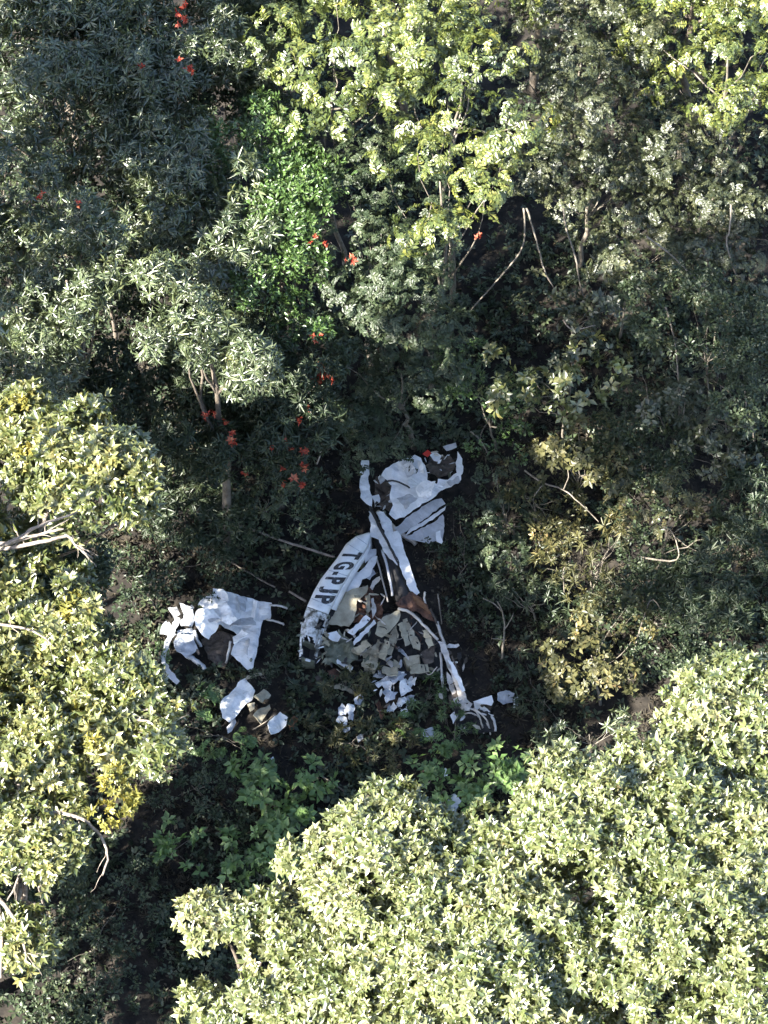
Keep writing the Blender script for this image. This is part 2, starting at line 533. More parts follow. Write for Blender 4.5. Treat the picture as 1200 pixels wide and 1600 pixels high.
def scatter(name, kind, mat, n, boxpx, size, zr, seed, label, cat, density=None, up=2.0):
    """uncountable ground cover"""
    rng = np.random.default_rng(seed)
    px = rng.uniform(boxpx[0], boxpx[2], n); py = rng.uniform(boxpx[1], boxpx[3], n)
    pos = np.array([P(a, b, 0) for a, b in zip(px, py)])
    keep = []
    for i, p in enumerate(pos):
        v = noise.noise(Vector((p[0] * .33 + seed, p[1] * .33, seed * .7))) * .5 + .5
        keep.append((density is None or density(px[i], py[i])) and rng.uniform() < np.clip((v - .28) * 2.4, .06, 1))
    pos = pos[np.array(keep)]
    pos[:, 2] = [gz(p[0], p[1]) for p in pos] + rng.uniform(zr[0], zr[1], len(pos)) ** 1.3
    axis = unit(rng.normal(size=pos.shape) + np.array([0, 0, up]))
    o = link(name, leaves_mesh(name, kind, pos, frames(axis, rng), size * rng.uniform(.6, 1.4, len(pos)),
                               rng.uniform(0, 1, len(pos)), rng.integers(0, 8, len(pos))), M[mat], kind='stuff')
    return tag(o, label, cat)

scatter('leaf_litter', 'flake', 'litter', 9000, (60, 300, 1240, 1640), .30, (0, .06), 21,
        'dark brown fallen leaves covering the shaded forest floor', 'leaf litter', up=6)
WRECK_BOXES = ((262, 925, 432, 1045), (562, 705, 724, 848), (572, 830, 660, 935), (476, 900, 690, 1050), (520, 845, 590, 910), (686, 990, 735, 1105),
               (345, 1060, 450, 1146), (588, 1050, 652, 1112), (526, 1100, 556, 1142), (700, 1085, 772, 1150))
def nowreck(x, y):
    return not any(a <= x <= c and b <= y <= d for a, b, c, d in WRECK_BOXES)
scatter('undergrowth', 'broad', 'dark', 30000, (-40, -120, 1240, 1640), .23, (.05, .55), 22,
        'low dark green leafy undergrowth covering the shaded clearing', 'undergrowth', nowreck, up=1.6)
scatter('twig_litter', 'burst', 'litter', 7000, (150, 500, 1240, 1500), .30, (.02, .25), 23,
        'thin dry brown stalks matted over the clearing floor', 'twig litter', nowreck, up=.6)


# ------------------------------------------------------------------ trees
G_BR = 'sunlit glossy-leaved trees of the near canopy'
BR = [  # key, label, lobes, seed
 ('n1', 'sunlit glossy-leaved tree whose rounded crown juts up just below the wreckage', [(640, 1410, 15, 3.6, 2.8), (530, 1318, 15, 1.7), (685, 1335, 15.0, 1.8), (605, 1280, 15.4, 1.8), (570, 1350, 15, 2.2), (500, 1330, 15, 1.2), (740, 1400, 15, 2.6)]),
 ('n2', 'widest sunlit glossy-leaved crown, right of centre, with branches spreading to the picture edge', [(980, 1350, 16, 4.2, 3.0), (880, 1255, 16, 2.0), (1050, 1240, 16.4, 2.2), (800, 1320, 15.4, 2.0), (940, 1230, 16, 1.5), (830, 1270, 15.6, 1.3), (1010, 1215, 16.2, 2.0), (1090, 1190, 15.8, 1.9), (1130, 1290, 16.2, 2.2)]),
 ('n3', 'small sunlit glossy-leaved crown beside the dark ground, leftmost of the near canopy', [(430, 1535, 14, 2.6, 2.0), (335, 1445, 14, 1.5), (400, 1450, 14.2, 1.6), (450, 1440, 14.2, 1.5), (340, 1570, 13.6, 1.5)]),
 ('n4', 'sunlit glossy-leaved crown reaching highest up the right edge of the picture', [(1150, 1120, 16, 2.4, 2.0), (1095, 1060, 16, 1.1), (1180, 1035, 16.4, 1.2), (1050, 1135, 15.5, 1.2)]),
 ('n5', 'sunlit glossy-leaved crown at the middle of the bottom edge', [(760, 1570, 15.5, 4.8, 3.4), (700, 1490, 15.6, 2.8), (830, 1470, 15.8, 3.0), (760, 1430, 15.6, 2.4)]),
 ('n6', 'sunlit glossy-leaved crown filling the bottom right corner', [(1130, 1540, 16.5, 4.8, 3.4), (1050, 1470, 16.5, 2.6), (1190, 1430, 16.6, 2.6), (1200, 1320, 16, 2.6)]),
 ('n7', 'sunlit glossy-leaved crown on the bottom edge next to the leftmost small one', [(530, 1610, 14, 3.2, 2.4), (480, 1540, 14, 1.6), (550, 1500, 14.6, 1.9)]),
]
for i, (k, lab, lobes) in enumerate(BR):
    lobes = [(l[0], l[1] + 12, l[2], max(.8, l[3] - .7), max(.7, (l[4] if len(l) > 4 else l[3] * .8) - .6)) for l in lobes]
    tree(k, 'broadleaf_tree', lab, 'tree', lobes, 'whorl', 'glossy', size=.27, dens=5.6, nsub=6.5, blob=(.45, .95), parts=110, seed=40 + i,
         up=.9, group=G_BR, trunk=.22, limbs=7, inner=.2)

def left_upper(t):
    bough(t, [(-60, 850, 19.2), (10, 848, 20.0), (60, 822, 20.5), (120, 800, 20.6)], .10, .03, seed=1, twigs=4)
    bough(t, [(-40, 862, 19.2), (40, 852, 20), (105, 838, 20.4), (118, 855, 20.2), (145, 872, 19.8)], .08, .02, seed=2, twigs=4)
    bough(t, [(10, 850, 19.8), (60, 836, 20.3), (100, 826, 20.4)], .07, .03, seed=3, twigs=4)
    bough(t, [(115, 830, 19.1), (128, 860, 18.9), (150, 885, 18.6)], .05, .02, seed=4, twigs=4)
    bough(t, [(-10, 975, 19.4), (50, 985, 19.8), (85, 1010, 19.4)], .05, .02, seed=5, twigs=4)
def left_lower(t):
    bough(t, [(60, 1125, 17.6), (130, 1118, 18.3), (200, 1120, 18.6), (262, 1135, 18.5)], .10, .03, seed=6, twigs=4)
    bough(t, [(190, 1120, 18.5), (235, 1108, 18.5), (268, 1140, 18.3)], .05, .02, seed=7, twigs=4)
    bough(t, [(0, 1225, 17.6), (60, 1262, 18), (120, 1276, 18.1), (150, 1298, 17.9), (168, 1335, 17.4), (160, 1368, 17.0)], .08, .03, seed=8, twigs=4)
    bough(t, [(-10, 1395, 17.2), (25, 1440, 17.4), (42, 1500, 17.2)], .08, .03, seed=9, twigs=4)
    bough(t, [(-5, 1400, 17.1), (2, 1460, 17.1), (0, 1530, 16.8)], .08, .03, seed=10, twigs=4)
    bough(t, [(32, 1330, 17.5), (30, 1370, 17.5), (10, 1410, 17.2)], .05, .02, seed=11, twigs=4)
    bough(t, [(60, 1180, 17.8), (110, 1160, 18.1), (150, 1110, 18.3)], .07, .03, seed=12, twigs=4)
tree('l1', 'broadleaf_tree', 'sunlit tree on the left edge with pale forked boughs, above the yellow-tufted one', 'tree',
     [(10, 755, 17.0, 2.1, 1.5), (100, 730, 18.6, 1.9, 1.3), (172, 740, 19.8, 1.3, 1.0), (15, 690, 17.2, 1.7, 1.2), (150, 785, 19.2, 1.3, 1.0), (60, 670, 18.0, 1.3, 1.0), (130, 710, 19.2, 1.3, 1.0), (40, 965, 18.0, 1.7, 1.3), (110, 960, 18.8, 1.3, 1.0), (-20, 1030, 18, 1.5, 1.2)],
     'whorl', 'mixed', size=.30, dens=6.5, nsub=7.0, blob=(.4, .8), parts=150, seed=60, up=.8, group='pale-branched trees on the left edge',
     trunk=.26, bark='palebark', limbs=9, inner=.12, extra=left_upper, base=(-60, 1200, 0))
tree('l2', 'broadleaf_tree', 'sunlit tree on the left edge with bare pale twigs, yellow tufts and a dangling branch', 'tree',
     [(20, 1140, 17.8, 1.6, 1.3), (180, 1085, 18, 1.5, 1.1), (230, 1110, 18, 1.0, .8), (215, 1165, 17.8, 1.2, .9), (120, 1180, 17.7, 1.7, 1.2), (30, 1230, 17.6, 1.7, 1.3), (80, 1310, 17.5, 1.3, 1.0), (20, 1340, 17.3, 1.1, .9), (50, 1470, 16.8, .5, .4), (15, 1480, 16.6, .6, .5)],
     'whorl', 'mixed', size=.28, dens=6.5, nsub=7.0, blob=(.4, .8), parts=150, seed=61, up=.8, group='pale-branched trees on the left edge',
     trunk=.24, bark='palebark', limbs=9, inner=.12, extra=left_lower, base=(-40, 1560, 0))
# yellow tufts belong to the second one
def tuft(parent, lobes, kind, mat, size, dens, seed, name='yellow_tuft', label=None):
    rng = np.random.default_rng(seed)
    pos, axis, ct, C = crown_clusters([(np.array(P(*l[:3])), (l[3], l[3], l[3] * .7)) for l in lobes], 6, dens, size, rng, .6, .1)
    link(name, leaves_mesh(name, kind, pos, frames(axis, rng), size * rng.uniform(.8, 1.2, len(pos)), ct, rng.integers(0, 8, len(pos))),
         M[mat], parent, kind='stuff', label=label)
tuft(TREES['l2'], [(178, 1250, 18.2, .75), (190, 1215, 18.2, .6), (165, 1280, 18.0, .5)], 'whorl', 'yellow', .25, 6, 3, label='bright yellow leaf tuft')
tuft(TREES['l2'], [(150, 1165, 18.6, .55), (140, 1120, 18.5, .5), (100, 1140, 18.6, .5)], 'whorl', 'yellow', .24, 6, 4)
tuft(TREES['l2'], [(215, 1085, 18.6, .4)], 'small', 'yellow', .26, 6, 5)
tuft(TREES['l1'], [(20, 650, 18.6, .7), (110, 950, 19.6, .5), (50, 690, 18.8, .6)], 'whorl', 'yellow', .24, 5, 6)

# top left: grey-green trees with narrow drooping leaves
G_TL = 'grey-green trees with narrow leaves, top left'
TL = [
 ('s1', 'shaded grey-green tree with drooping narrow leaves in the top left corner', [(90, 130, 12, 4.2), (60, 60, 12.5, 2.6), (150, 200, 11.5, 2.8)], 'silver', .40),
 ('s2', 'shaded grey-green tree with drooping narrow leaves, second from the top left corner', [(320, 330, 11, 3.2), (260, 260, 11.5, 2.4), (330, 400, 10.6, 2.2)], 'silver', .37),
 ('s3', 'grey-green tree with a pointed sunlit tip above the left edge tree', [(130, 440, 13.5, 1.3, 1.6), (130, 380, 14.8, .9, 1.3), (132, 335, 15.8, .4, .9), (40, 500, 13, 1.1), (100, 540, 12.8, 1.0), (100, 480, 13.4, 1.0)], 'silver', .34),
 ('s4', 'grey-green tree whose sunlit sprays hang right of the pointed sunlit tip', [(270, 510, 13, 1.3), (250, 460, 13.8, .9), (300, 500, 13.6, .9), (310, 545, 12.6, .6), (390, 565, 13.2, .5), (385, 600, 12.6, .4)], 'silver', .34),
 ('s5', 'shaded bluish tree between the top left corner and the yellow sunlit boughs', [(230, 130, 11.5, 2.4), (270, 60, 12, 2.2), (330, 100, 11.5, 2.0)], 'silver', .36),
 ('s6', 'low dark tree below the sunlit sprays, edging the clearing on the left', [(230, 690, 7, 2.6, 1.8), (150, 620, 8, 2.2, 1.6), (310, 640, 7.5, 2.4, 1.8)], 'dark', .36),
 ('s8', 'shaded grey-green tree behind the left edge tree at the picture edge', [(20, 330, 12, 2.8), (0, 420, 12, 2.4), (30, 590, 11.5, 1.8)], 'silver', .37),
]
for i, (k, lab, lobes, mat, s) in enumerate(TL):
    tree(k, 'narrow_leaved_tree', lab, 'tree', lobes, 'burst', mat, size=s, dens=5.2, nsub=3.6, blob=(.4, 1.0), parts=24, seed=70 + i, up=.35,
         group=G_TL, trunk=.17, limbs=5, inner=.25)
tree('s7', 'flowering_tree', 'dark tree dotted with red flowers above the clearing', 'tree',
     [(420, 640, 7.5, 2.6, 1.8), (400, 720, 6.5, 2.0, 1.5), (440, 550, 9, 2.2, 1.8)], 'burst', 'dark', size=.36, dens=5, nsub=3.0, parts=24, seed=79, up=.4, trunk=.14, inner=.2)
tree('s9', 'leafy_tree', 'green leafy tree climbing between the grey-green trees and the dark clearing', 'tree',
     [(440, 330, 11, 2.4), (490, 300, 11, 1.6), (440, 440, 10.5, 1.9), (470, 510, 9.8, 1.4), (400, 230, 11.5, 2.0)], 'small', 'midgreen', size=.36, dens=5, nsub=3.4, parts=24, seed=80, up=.5, trunk=.15, inner=.25)

# top middle and right: fine-leaved canopy
G_TR = 'fine-leaved trees across the top of the picture'
TR = [
 ('f1', 'sunlit yellow-green tree with feathery boughs at the top, left of centre', [(560, 130, 13.5, 2.3), (470, 150, 13, 1.5), (610, 90, 13.8, 1.9), (430, 60, 13.5, 1.0), (540, 40, 13.4, 1.5)], 'fine', .62),
 ('f2', 'sunlit fine-leaved tree at the top of the picture, just right of centre', [(695, 80, 15, 1.8), (745, 165, 16, 1.3), (680, 15, 14.5, 1.8), (795, 205, 17, 1.2), (780, 100, 16, 1.2), (640, 150, 13.5, 1.0)], 'fine', .50),
 ('f3', 'half-shaded fine-leaved tree at the top with a few sunlit sprays', [(890, 70, 9, 2.8), (870, 160, 8.5, 2.0), (970, 40, 9.5, 2.2), (880, 110, 11.5, .9), (930, 150, 11, .8)], 'tangle', .44),
 ('f4', 'sunlit yellow-green tree in the top right corner', [(1155, 60, 15, 1.8), (1190, 20, 15.2, 1.6), (1120, 130, 9, 2.2), (1050, 70, 9, 2.0), (1170, 150, 12, 1.4)], 'fine', .50),
 ('f5', 'half-shaded fine-leaved tree with sunlit sprays above the dark hollow', [(680, 255, 13.2, 1.0), (735, 240, 14.2, 1.2), (640, 350, 12.4, .9), (705, 370, 13, .8), (745, 295, 13.5, .8), (620, 220, 12.5, 1.0)], 'fine', .50),
 ('f6', 'shaded fine-leaved tree hanging over the right of the dark hollow', [(930, 240, 6.5, 2.6), (1000, 300, 6, 2.2), (870, 280, 6, 1.9)], 'tangle', .40),
 ('f7', 'shaded fine-leaved tree at the right edge below the sunlit corner', [(1130, 270, 7, 2.6), (1170, 370, 6, 2.2), (1080, 350, 5.6, 1.9), (1060, 220, 7.5, 1.8)], 'tangle', .38),
 ('f8', 'dark fine-leaved tree left of the dark hollow, above the plane tail', [(590, 420, 9.5, 2.4), (640, 470, 8.8, 2.2), (600, 330, 10.6, 2.4), (560, 240, 11, 2.0)], 'dark', .42),
 ('f9', 'low dark bush between the red flowers and the dark hollow', [(590, 560, 5.5, 2.2, 1.6), (690, 560, 5.5, 2.0, 1.5), (600, 650, 3.6, 1.8, 1.4)], 'dark', .36),
]
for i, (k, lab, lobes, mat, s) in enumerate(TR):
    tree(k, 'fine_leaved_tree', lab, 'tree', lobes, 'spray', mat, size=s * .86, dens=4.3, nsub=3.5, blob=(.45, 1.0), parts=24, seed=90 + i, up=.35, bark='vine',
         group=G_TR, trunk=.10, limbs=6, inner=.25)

# right: sparse, half-dead shrubs over dark ground
G_R = 'sparse shrubs on the shaded right'
RS = [
 ('r1', 'shrub with a few large pale leaves, above right of the plane tail', [(800, 600, 4.5, 1.4), (880, 620, 5, 1.5), (930, 570, 5, 1.4)], 'broad', 'mixed', .34, 2.6),
 ('r2', 'olive shrub just below the large-leaved one, right of the plane tail', [(900, 700, 4, 1.5), (940, 750, 3.6, 1.3), (870, 730, 3.6, 1.1)], 'broad', 'olive', .28, 2.6),
 ('r3', 'olive and yellow shrub, farthest right of the sunlit dry shrubs', [(1040, 800, 4.2, 1.6), (1110, 830, 4.4, 1.2), (990, 800, 4, 1.2)], 'spray', 'olive', .38, 2.8),
 ('r4', 'half-dead olive brown shrub with bare pale twigs, between wreckage and olive yellow shrub', [(900, 900, 3.4, 1.6), (950, 860, 3.4, 1.4)], 'burst', 'olive', .34, 2.6),
 ('r5', 'dull dark shrub left of the near canopy', [(920, 1030, 2.8, 1.8), (960, 980, 3, 1.4), (890, 1080, 2.4, 1.2)], 'broad', 'olive', .25, 2.2),
 ('r6', 'dark shrub on the right edge below the fine-leaved canopy', [(1120, 520, 6.5, 2.2), (1180, 590, 6, 2.0), (1050, 470, 7, 1.8)], 'small', 'dark', .34, 3.0),
 ('r7', 'bluish dark shrub on the right edge above the near canopy', [(1160, 900, 4, 2.2), (1190, 800, 4.5, 1.8), (1100, 960, 3.6, 1.6)], 'burst', 'dark', .34, 4.5),
 ('r8', 'shrub of scattered pale leaves in front of the dark hollow', [(950, 460, 6.5, 1.8), (850, 460, 6, 1.0), (900, 540, 5.6, 1.5)], 'broad', 'tangle', .28, 1.6),
 ('r9', 'shrub of scattered small leaves near the right edge, midway up', [(1060, 640, 4.6, 1.6), (1140, 700, 4.4, 1.5), (1010, 560, 5, 1.3)], 'broad', 'tangle', .26, 2.0),
 ('r10', 'small dark shrub right beside the plane tail', [(770, 760, 1.6, 1.4, 1.0), (800, 850, 1.2, 1.4, .9)], 'spray', 'dark', .34, 3.5),
 ('r11', 'low dark shrub right of the crushed cabin', [(850, 960, 1.2, 1.4, .9), (800, 920, 1.0, 1.2, .8)], 'burst', 'dark', .30, 3.5),
 ('r12', 'fine-leaved shrub hanging right of the dark hollow', [(1000, 420, 5.5, 2.0), (960, 380, 6, 1.4)], 'spray', 'tangle', .34, 3.4),
 ('r13', 'fine-leaved shrub at the right edge under the half-lit tree', [(1120, 430, 6, 2.0), (1180, 470, 6, 1.6)], 'spray', 'tangle', .34, 3.4),
 ('r14', 'small-leaved shrub between the plane tail and the large pale leaves', [(770, 620, 3, 1.6), (730, 580, 3.6, 1.4), (780, 690, 2.0, 1.2)], 'small', 'midgreen', .30, 3.5),
 ('r15', 'dark small-leaved shrub behind the olive shrub', [(1010, 700, 2.5, 2.2), (960, 650, 3, 1.6)], 'small', 'dark', .32, 4.0),
 ('r16', 'dark small-leaved shrub below the olive shrub', [(850, 810, 1.5, 1.8, 1.2), (820, 740, 1.8, 1.4, 1.0)], 'small', 'olive', .30, 3.2),
 ('r17', 'dark shrub under the bent bare twig', [(1010, 920, 1.5, 2.2, 1.4), (1050, 1010, 1.6, 1.8, 1.2)], 'small', 'dark', .32, 3.6),
 ('r18', 'feathery shrub by the crooked pale dead branch', [(1110, 630, 3, 2.0), (1180, 700, 3, 1.6)], 'spray', 'tangle', .34, 3.0),
]
for i, (k, lab, lobes, kind, mat, s, dn) in enumerate(RS):
    tree(k, 'shrub', lab, 'shrub', lobes, kind, mat, size=s, dens=dn, nsub=4.0, parts=30, seed=110 + i, up=.5, group=G_R,
         trunk=.05, limbs=8, inner=.12, bark='vine')

# low green plants on the clearing floor
G_U = 'low green plants on the clearing floor'
US = [
 ('u1', 'bright green bush touching the tip of the rounded near crown, right of the grey scraps', [(770, 1200, 1.6, 1.1, .8), (740, 1240, 1.3, .9, .7), (800, 1185, 1.6, .7, .5)], 'broad', 'green', .34, 6),
 ('u2', 'bright green bush just left of the grey scraps by the near crown', [(665, 1190, 1.2, .8, .6), (690, 1230, 1.0, .8, .5)], 'broad', 'green', .32, 6),
 ('u3', 'green bush with pale leaf tips left of the rounded near crown', [(430, 1240, 1.6, 1.3, .9), (460, 1280, 1.5, 1.0, .7), (390, 1215, 1.4, .9, .6)], 'broad', 'green', .36, 6),
 ('u4', 'dim green bush below the pale-tipped one', [(400, 1340, 1.2, 1.4, .8), (440, 1350, 1.2, 1.0, .6)], 'broad', 'green', .34, 5),
 ('u5', 'dim leafy plant beside the dark ground, lowest of the green plants on the left', [(290, 1330, 1.0, .9, .6), (270, 1300, .9, .6, .4)], 'broad', 'green', .34, 4),
 ('u6', 'dull green plant under the torn wing scraps on the left', [(310, 1130, 1.0, 1.4, .7), (370, 1170, 1.0, 1.0, .6)], 'spray', 'green', .36, 5),
 ('u7', 'dim green plant between the small white scrap and the rounded near crown', [(480, 1210, 1.1, .9, .6)], 'broad', 'green', .34, 4.5),
 ('u8', 'dull green weeds at the foot of the crumpled engine', [(690, 1150, .7, .9, .5), (640, 1140, .6, .8, .4)], 'spray', 'green', .30, 5),
 ('u9', 'grey-green weedy bush in the deep shade left of the crumpled wing', [(215, 960, 1.2, 1.0, .7), (230, 880, 1.0, 1.6, .8)], 'small', 'dark', .34, 4.5),
 ('u10', 'dark weeds on the shaded floor in the bottom left corner', [(180, 1420, .7, 2.2, .6), (120, 1560, .7, 2.2, .6)], 'small', 'dark', .30, 2.0),
 ('u11', 'grey-green seedling bush against the near canopy, right of the bright green bush', [(960, 1150, 2.2, 1.0, .7), (880, 1150, 2.4, .5, .6)], 'burst', 'silver', .30, 4),
 ('u12', 'dark leafy bush in deep shade above the thin pale pole', [(390, 790, 1.6, 1.6, 1.1), (450, 780, 2.2, 1.5, 1.2)], 'small', 'dark', .34, 4.5),
 ('u13', 'dark leafy bush in deep shade, left of the one above the pale pole', [(290, 790, 1.6, 1.8, 1.2), (240, 770, 2.0, 1.6, 1.2)], 'burst', 'dark', .36, 4.5),
 ('u14', 'dark feathery bush directly above the plane tail', [(560, 690, 2.2, 1.5, 1.3), (530, 640, 3.2, 1.6, 1.3), (620, 700, 1.4, 1.0, .8)], 'spray', 'dark', .42, 4.5),
 ('u15', 'dark weeds above the crumpled wing on the left', [(300, 880, .7, 1.8, .6), (380, 870, .5, 1.5, .5)], 'small', 'dark', .28, 3.0),
 ('u16', 'dark weeds between the plane tail and the small forked sapling', [(740, 880, .6, 1.4, .6), (730, 960, .5, 1.2, .5), (720, 810, .7, .9, .5)], 'small', 'dark', .27, 3.0),
 ('u17', 'dark weeds between the dying brown shrub and the wreckage', [(840, 1060, .7, 1.4, .6), (860, 1130, .6, 1.2, .5)], 'burst', 'dark', .28, 3.0),
 ('u18', 'dark olive weeds below the small blue heap', [(560, 1180, .6, 1.5, .5), (600, 1160, .5, 1.2, .4), (500, 1150, .4, 1.0, .4)], 'burst', 'olive', .28, 3.0),
 ('u20', 'thin olive weeds growing through the scraps below the lettered wing', [(520, 1062, .5, .7, .35), (560, 1066, .45, .6, .3)], 'burst', 'olive', .26, 2.4),
 ('u21', 'thin green weeds between the large blue-white heap and the crushed nose', [(668, 1100, .5, .7, .35), (680, 1070, .45, .5, .3)], 'burst', 'midgreen', .26, 2.4),
 ('u22', 'thin dark weeds between the crumpled wing and the lettered wing', [(450, 1010, .4, .8, .3), (445, 1060, .4, .8, .3)], 'burst', 'dark', .26, 2.2),
 ('u23', 'few dark stalks at the foot of the cabin panels', [(575, 1052, .8, .45, .3)], 'burst', 'olive', .24, 2.4),
 ('u24', 'few green stalks against the crushed nose', [(704, 1112, .9, .4, .3), (730, 1150, .7, .5, .3)], 'burst', 'midgreen', .24, 2.4),
 ('u25', 'few dark leaves over the lower corner of the crumpled wing on the left', [(412, 1056, .7, .45, .3)], 'small', 'dark', .22, 2.4),
 ('u26', 'few dark leaves by the curled strip of the crumpled wing', [(250, 1030, .9, .5, .35)], 'small', 'midgreen', .22, 2.4),
 ('u27', 'few dark leaves under the lower elevator of the plane tail', [(668, 862, .6, .6, .3)], 'small', 'dark', .22, 2.2),
 ('u19', 'dark bush left of the dim green bush, edging the dark floor', [(330, 1250, .8, 1.4, .7), (270, 1210, .8, 1.3, .7)], 'small', 'dark', .30, 4.0),
]
for i, (k, lab, lobes, kind, mat, s, dn) in enumerate(US):
    tree(k, 'bush', lab, 'bush', lobes, kind, mat, size=s, dens=dn, nsub=5.0, parts=24, seed=140 + i, up=.9, group=G_U,
         trunk=.03, limbs=5, inner=.1, bark='vine')

# trees just outside the left and lower edges, whose shade falls into the picture
G_OUT = 'tall trees beyond the left edge of the picture'
OUT = [
 ('o2', 'tree beyond the left edge, level with the lettered wing', [(-170, 900, 18.5, 3.6, 2.6), (-110, 980, 18, 3.0, 2.2), (-120, 830, 18.4, 2.6, 2.0)]),
 ('o3', 'tree beyond the left edge, level with the red flowers', [(-240, 720, 18.5, 4.2, 3.0)]),
 ('o4', 'tree beyond the left edge, level with the second grey-green tree', [(-255, 190, 23, 4.4, 3.2)]),
 ('o5', 'tree beyond the left edge, level with the yellow tufts', [(-190, 1180, 17, 4.2, 2.8)]),
 ('o6', 'tallest tree beyond the left edge, level with the sunlit sprays', [(-215, 500, 32, 3.6, 2.8)]),
 ('o10', 'towering tree beyond the left edge, taller than all others', [(-245, 910, 36, 3.8, 3.0)]),
 ('o11', 'towering tree beyond the left edge, level with the pointed sunlit tip', [(-345, 385, 40, 4.6, 3.4)]),
 ('o12', 'tree beyond the left edge, between the top corner and the pointed sunlit tip', [(-275, 340, 20, 2.6, 2.2)]),
 ('o13', 'towering tree beyond the left edge, level with the red flowers', [(-235, 700, 34, 3.4, 2.8)]),
 ('o7', 'tree beyond the top left corner', [(-270, 30, 23, 4.6, 3.2)]),
 ('o8', 'tree beyond the left edge, level with the dark floor', [(-255, 1440, 13, 4.6, 3.0)]),
 ('o9', 'tree beyond the bottom left corner', [(-255, 1640, 13, 4.6, 3.0)]),
]
for i, (k, lab, lobes) in enumerate(OUT):
    tree(k, 'broadleaf_tree', lab, 'tree', lobes, 'whorl', 'mixed', size=.6, dens=3.2 if k in ('o6', 'o10', 'o11', 'o13') else 4,
         nsub=2.0, seed=170 + i, group=G_OUT, trunk=.16, limbs=4, inner=.1)

# shaded trees under and between the big ones
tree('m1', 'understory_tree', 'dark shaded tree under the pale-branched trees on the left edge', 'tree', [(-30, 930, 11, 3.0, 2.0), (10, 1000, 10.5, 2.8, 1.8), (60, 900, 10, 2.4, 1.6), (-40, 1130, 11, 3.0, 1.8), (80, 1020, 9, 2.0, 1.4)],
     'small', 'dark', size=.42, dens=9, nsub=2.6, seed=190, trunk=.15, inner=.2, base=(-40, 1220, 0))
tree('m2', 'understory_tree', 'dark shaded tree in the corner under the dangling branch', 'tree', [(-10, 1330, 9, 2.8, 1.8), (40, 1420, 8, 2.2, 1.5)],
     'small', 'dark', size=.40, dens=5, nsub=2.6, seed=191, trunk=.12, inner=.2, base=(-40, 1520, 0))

# the canopy goes on beyond the top edge
for i, (lab, kind, mat, sz, lobes) in enumerate([
    ('grey-green tree at the very top edge, left', 'burst', 'silver', .46, [(140, -60, 12, 4.0), (40, -40, 12, 2.6)]),
    ('dark tree at the very top edge behind the bluish tree', 'spray', 'dark', .46, [(360, -10, 9.5, 3.0), (400, 50, 8.5, 2.2), (330, 40, 8.5, 2.0), (400, 110, 8, 1.8)]),
    ('sunlit fine-leaved tree at the very top edge, middle', 'spray', 'fine', .5, [(620, -90, 13, 4.0)]),
    ('sunlit fine-leaved tree at the very top edge, right of the middle', 'spray', 'fine', .5, [(860, -100, 10, 3.8)]),
    ('sunlit fine-leaved tree at the very top edge, far right', 'spray', 'fine', .5, [(1100, -90, 13, 4.4)])]):
    tree('t%d' % i, 'canopy_tree', lab, 'tree', lobes, kind, mat, size=sz, dens=5, nsub=3.0, parts=0, seed=200 + i, up=.35, trunk=.17, limbs=4, inner=.2,
         group='trees at the very top edge')

tree('m3', 'understory_tree', 'dark shaded tree filling the gap below the bluish tree at top left', 'tree', [(345, 170, 6, 2.4, 1.6), (250, 190, 6, 2.2, 1.5), (390, 150, 6.5, 1.8, 1.4)],
     'small', 'dark', size=.40, dens=5, nsub=3, seed=192, trunk=.1, inner=.2)
tree('m4', 'understory_tree', 'dark shaded tree in the gap above the pointed sunlit tip', 'tree', [(180, 310, 6.5, 2.4, 1.6), (250, 440, 7, 2.2, 1.5), (330, 560, 7, 2.2, 1.5), (60, 430, 8, 2.4, 1.6), (200, 560, 7.5, 2.2, 1.5), (60, 250, 7, 2.0, 1.5), (190, 430, 7, 2.0, 1.4)],
     'small', 'dark', size=.40, dens=5, nsub=3, seed=193, trunk=.1, inner=.2)

# ------------------------------------------------------------------ wreckage
def ridge(v, s, seed):
    a = noise.noise(Vector((v.x * s + seed * 7.3, v.y * s - seed * 3.1, v.z * s * .6 + seed)))
    b = noise.noise(Vector((v.x * s * 2.3 - seed, v.y * s * 2.3 + seed * 5.7, v.z * s + 4.4)))
    return (1 - 2.2 * abs(a)) * .7 + (.5 - abs(b)) * .6

def fold(v, s, seed):
    """straight creases: triangle waves along a few directions"""
    pr = random.Random(seed * 13 + 5)
    d = 0
    for k in range(3):
        a = pr.uniform(0, 3.14); f = s * pr.uniform(.5, 1.1); o = pr.uniform(0, 5)
        x = (v.x * math.cos(a) + v.y * math.sin(a)) * f + o + .35 * noise.noise(v * .9 + Vector((seed, k, 0)))
        d += abs((x % 1.0) - .5) * (1.2 - .25 * k) - .3
    return d

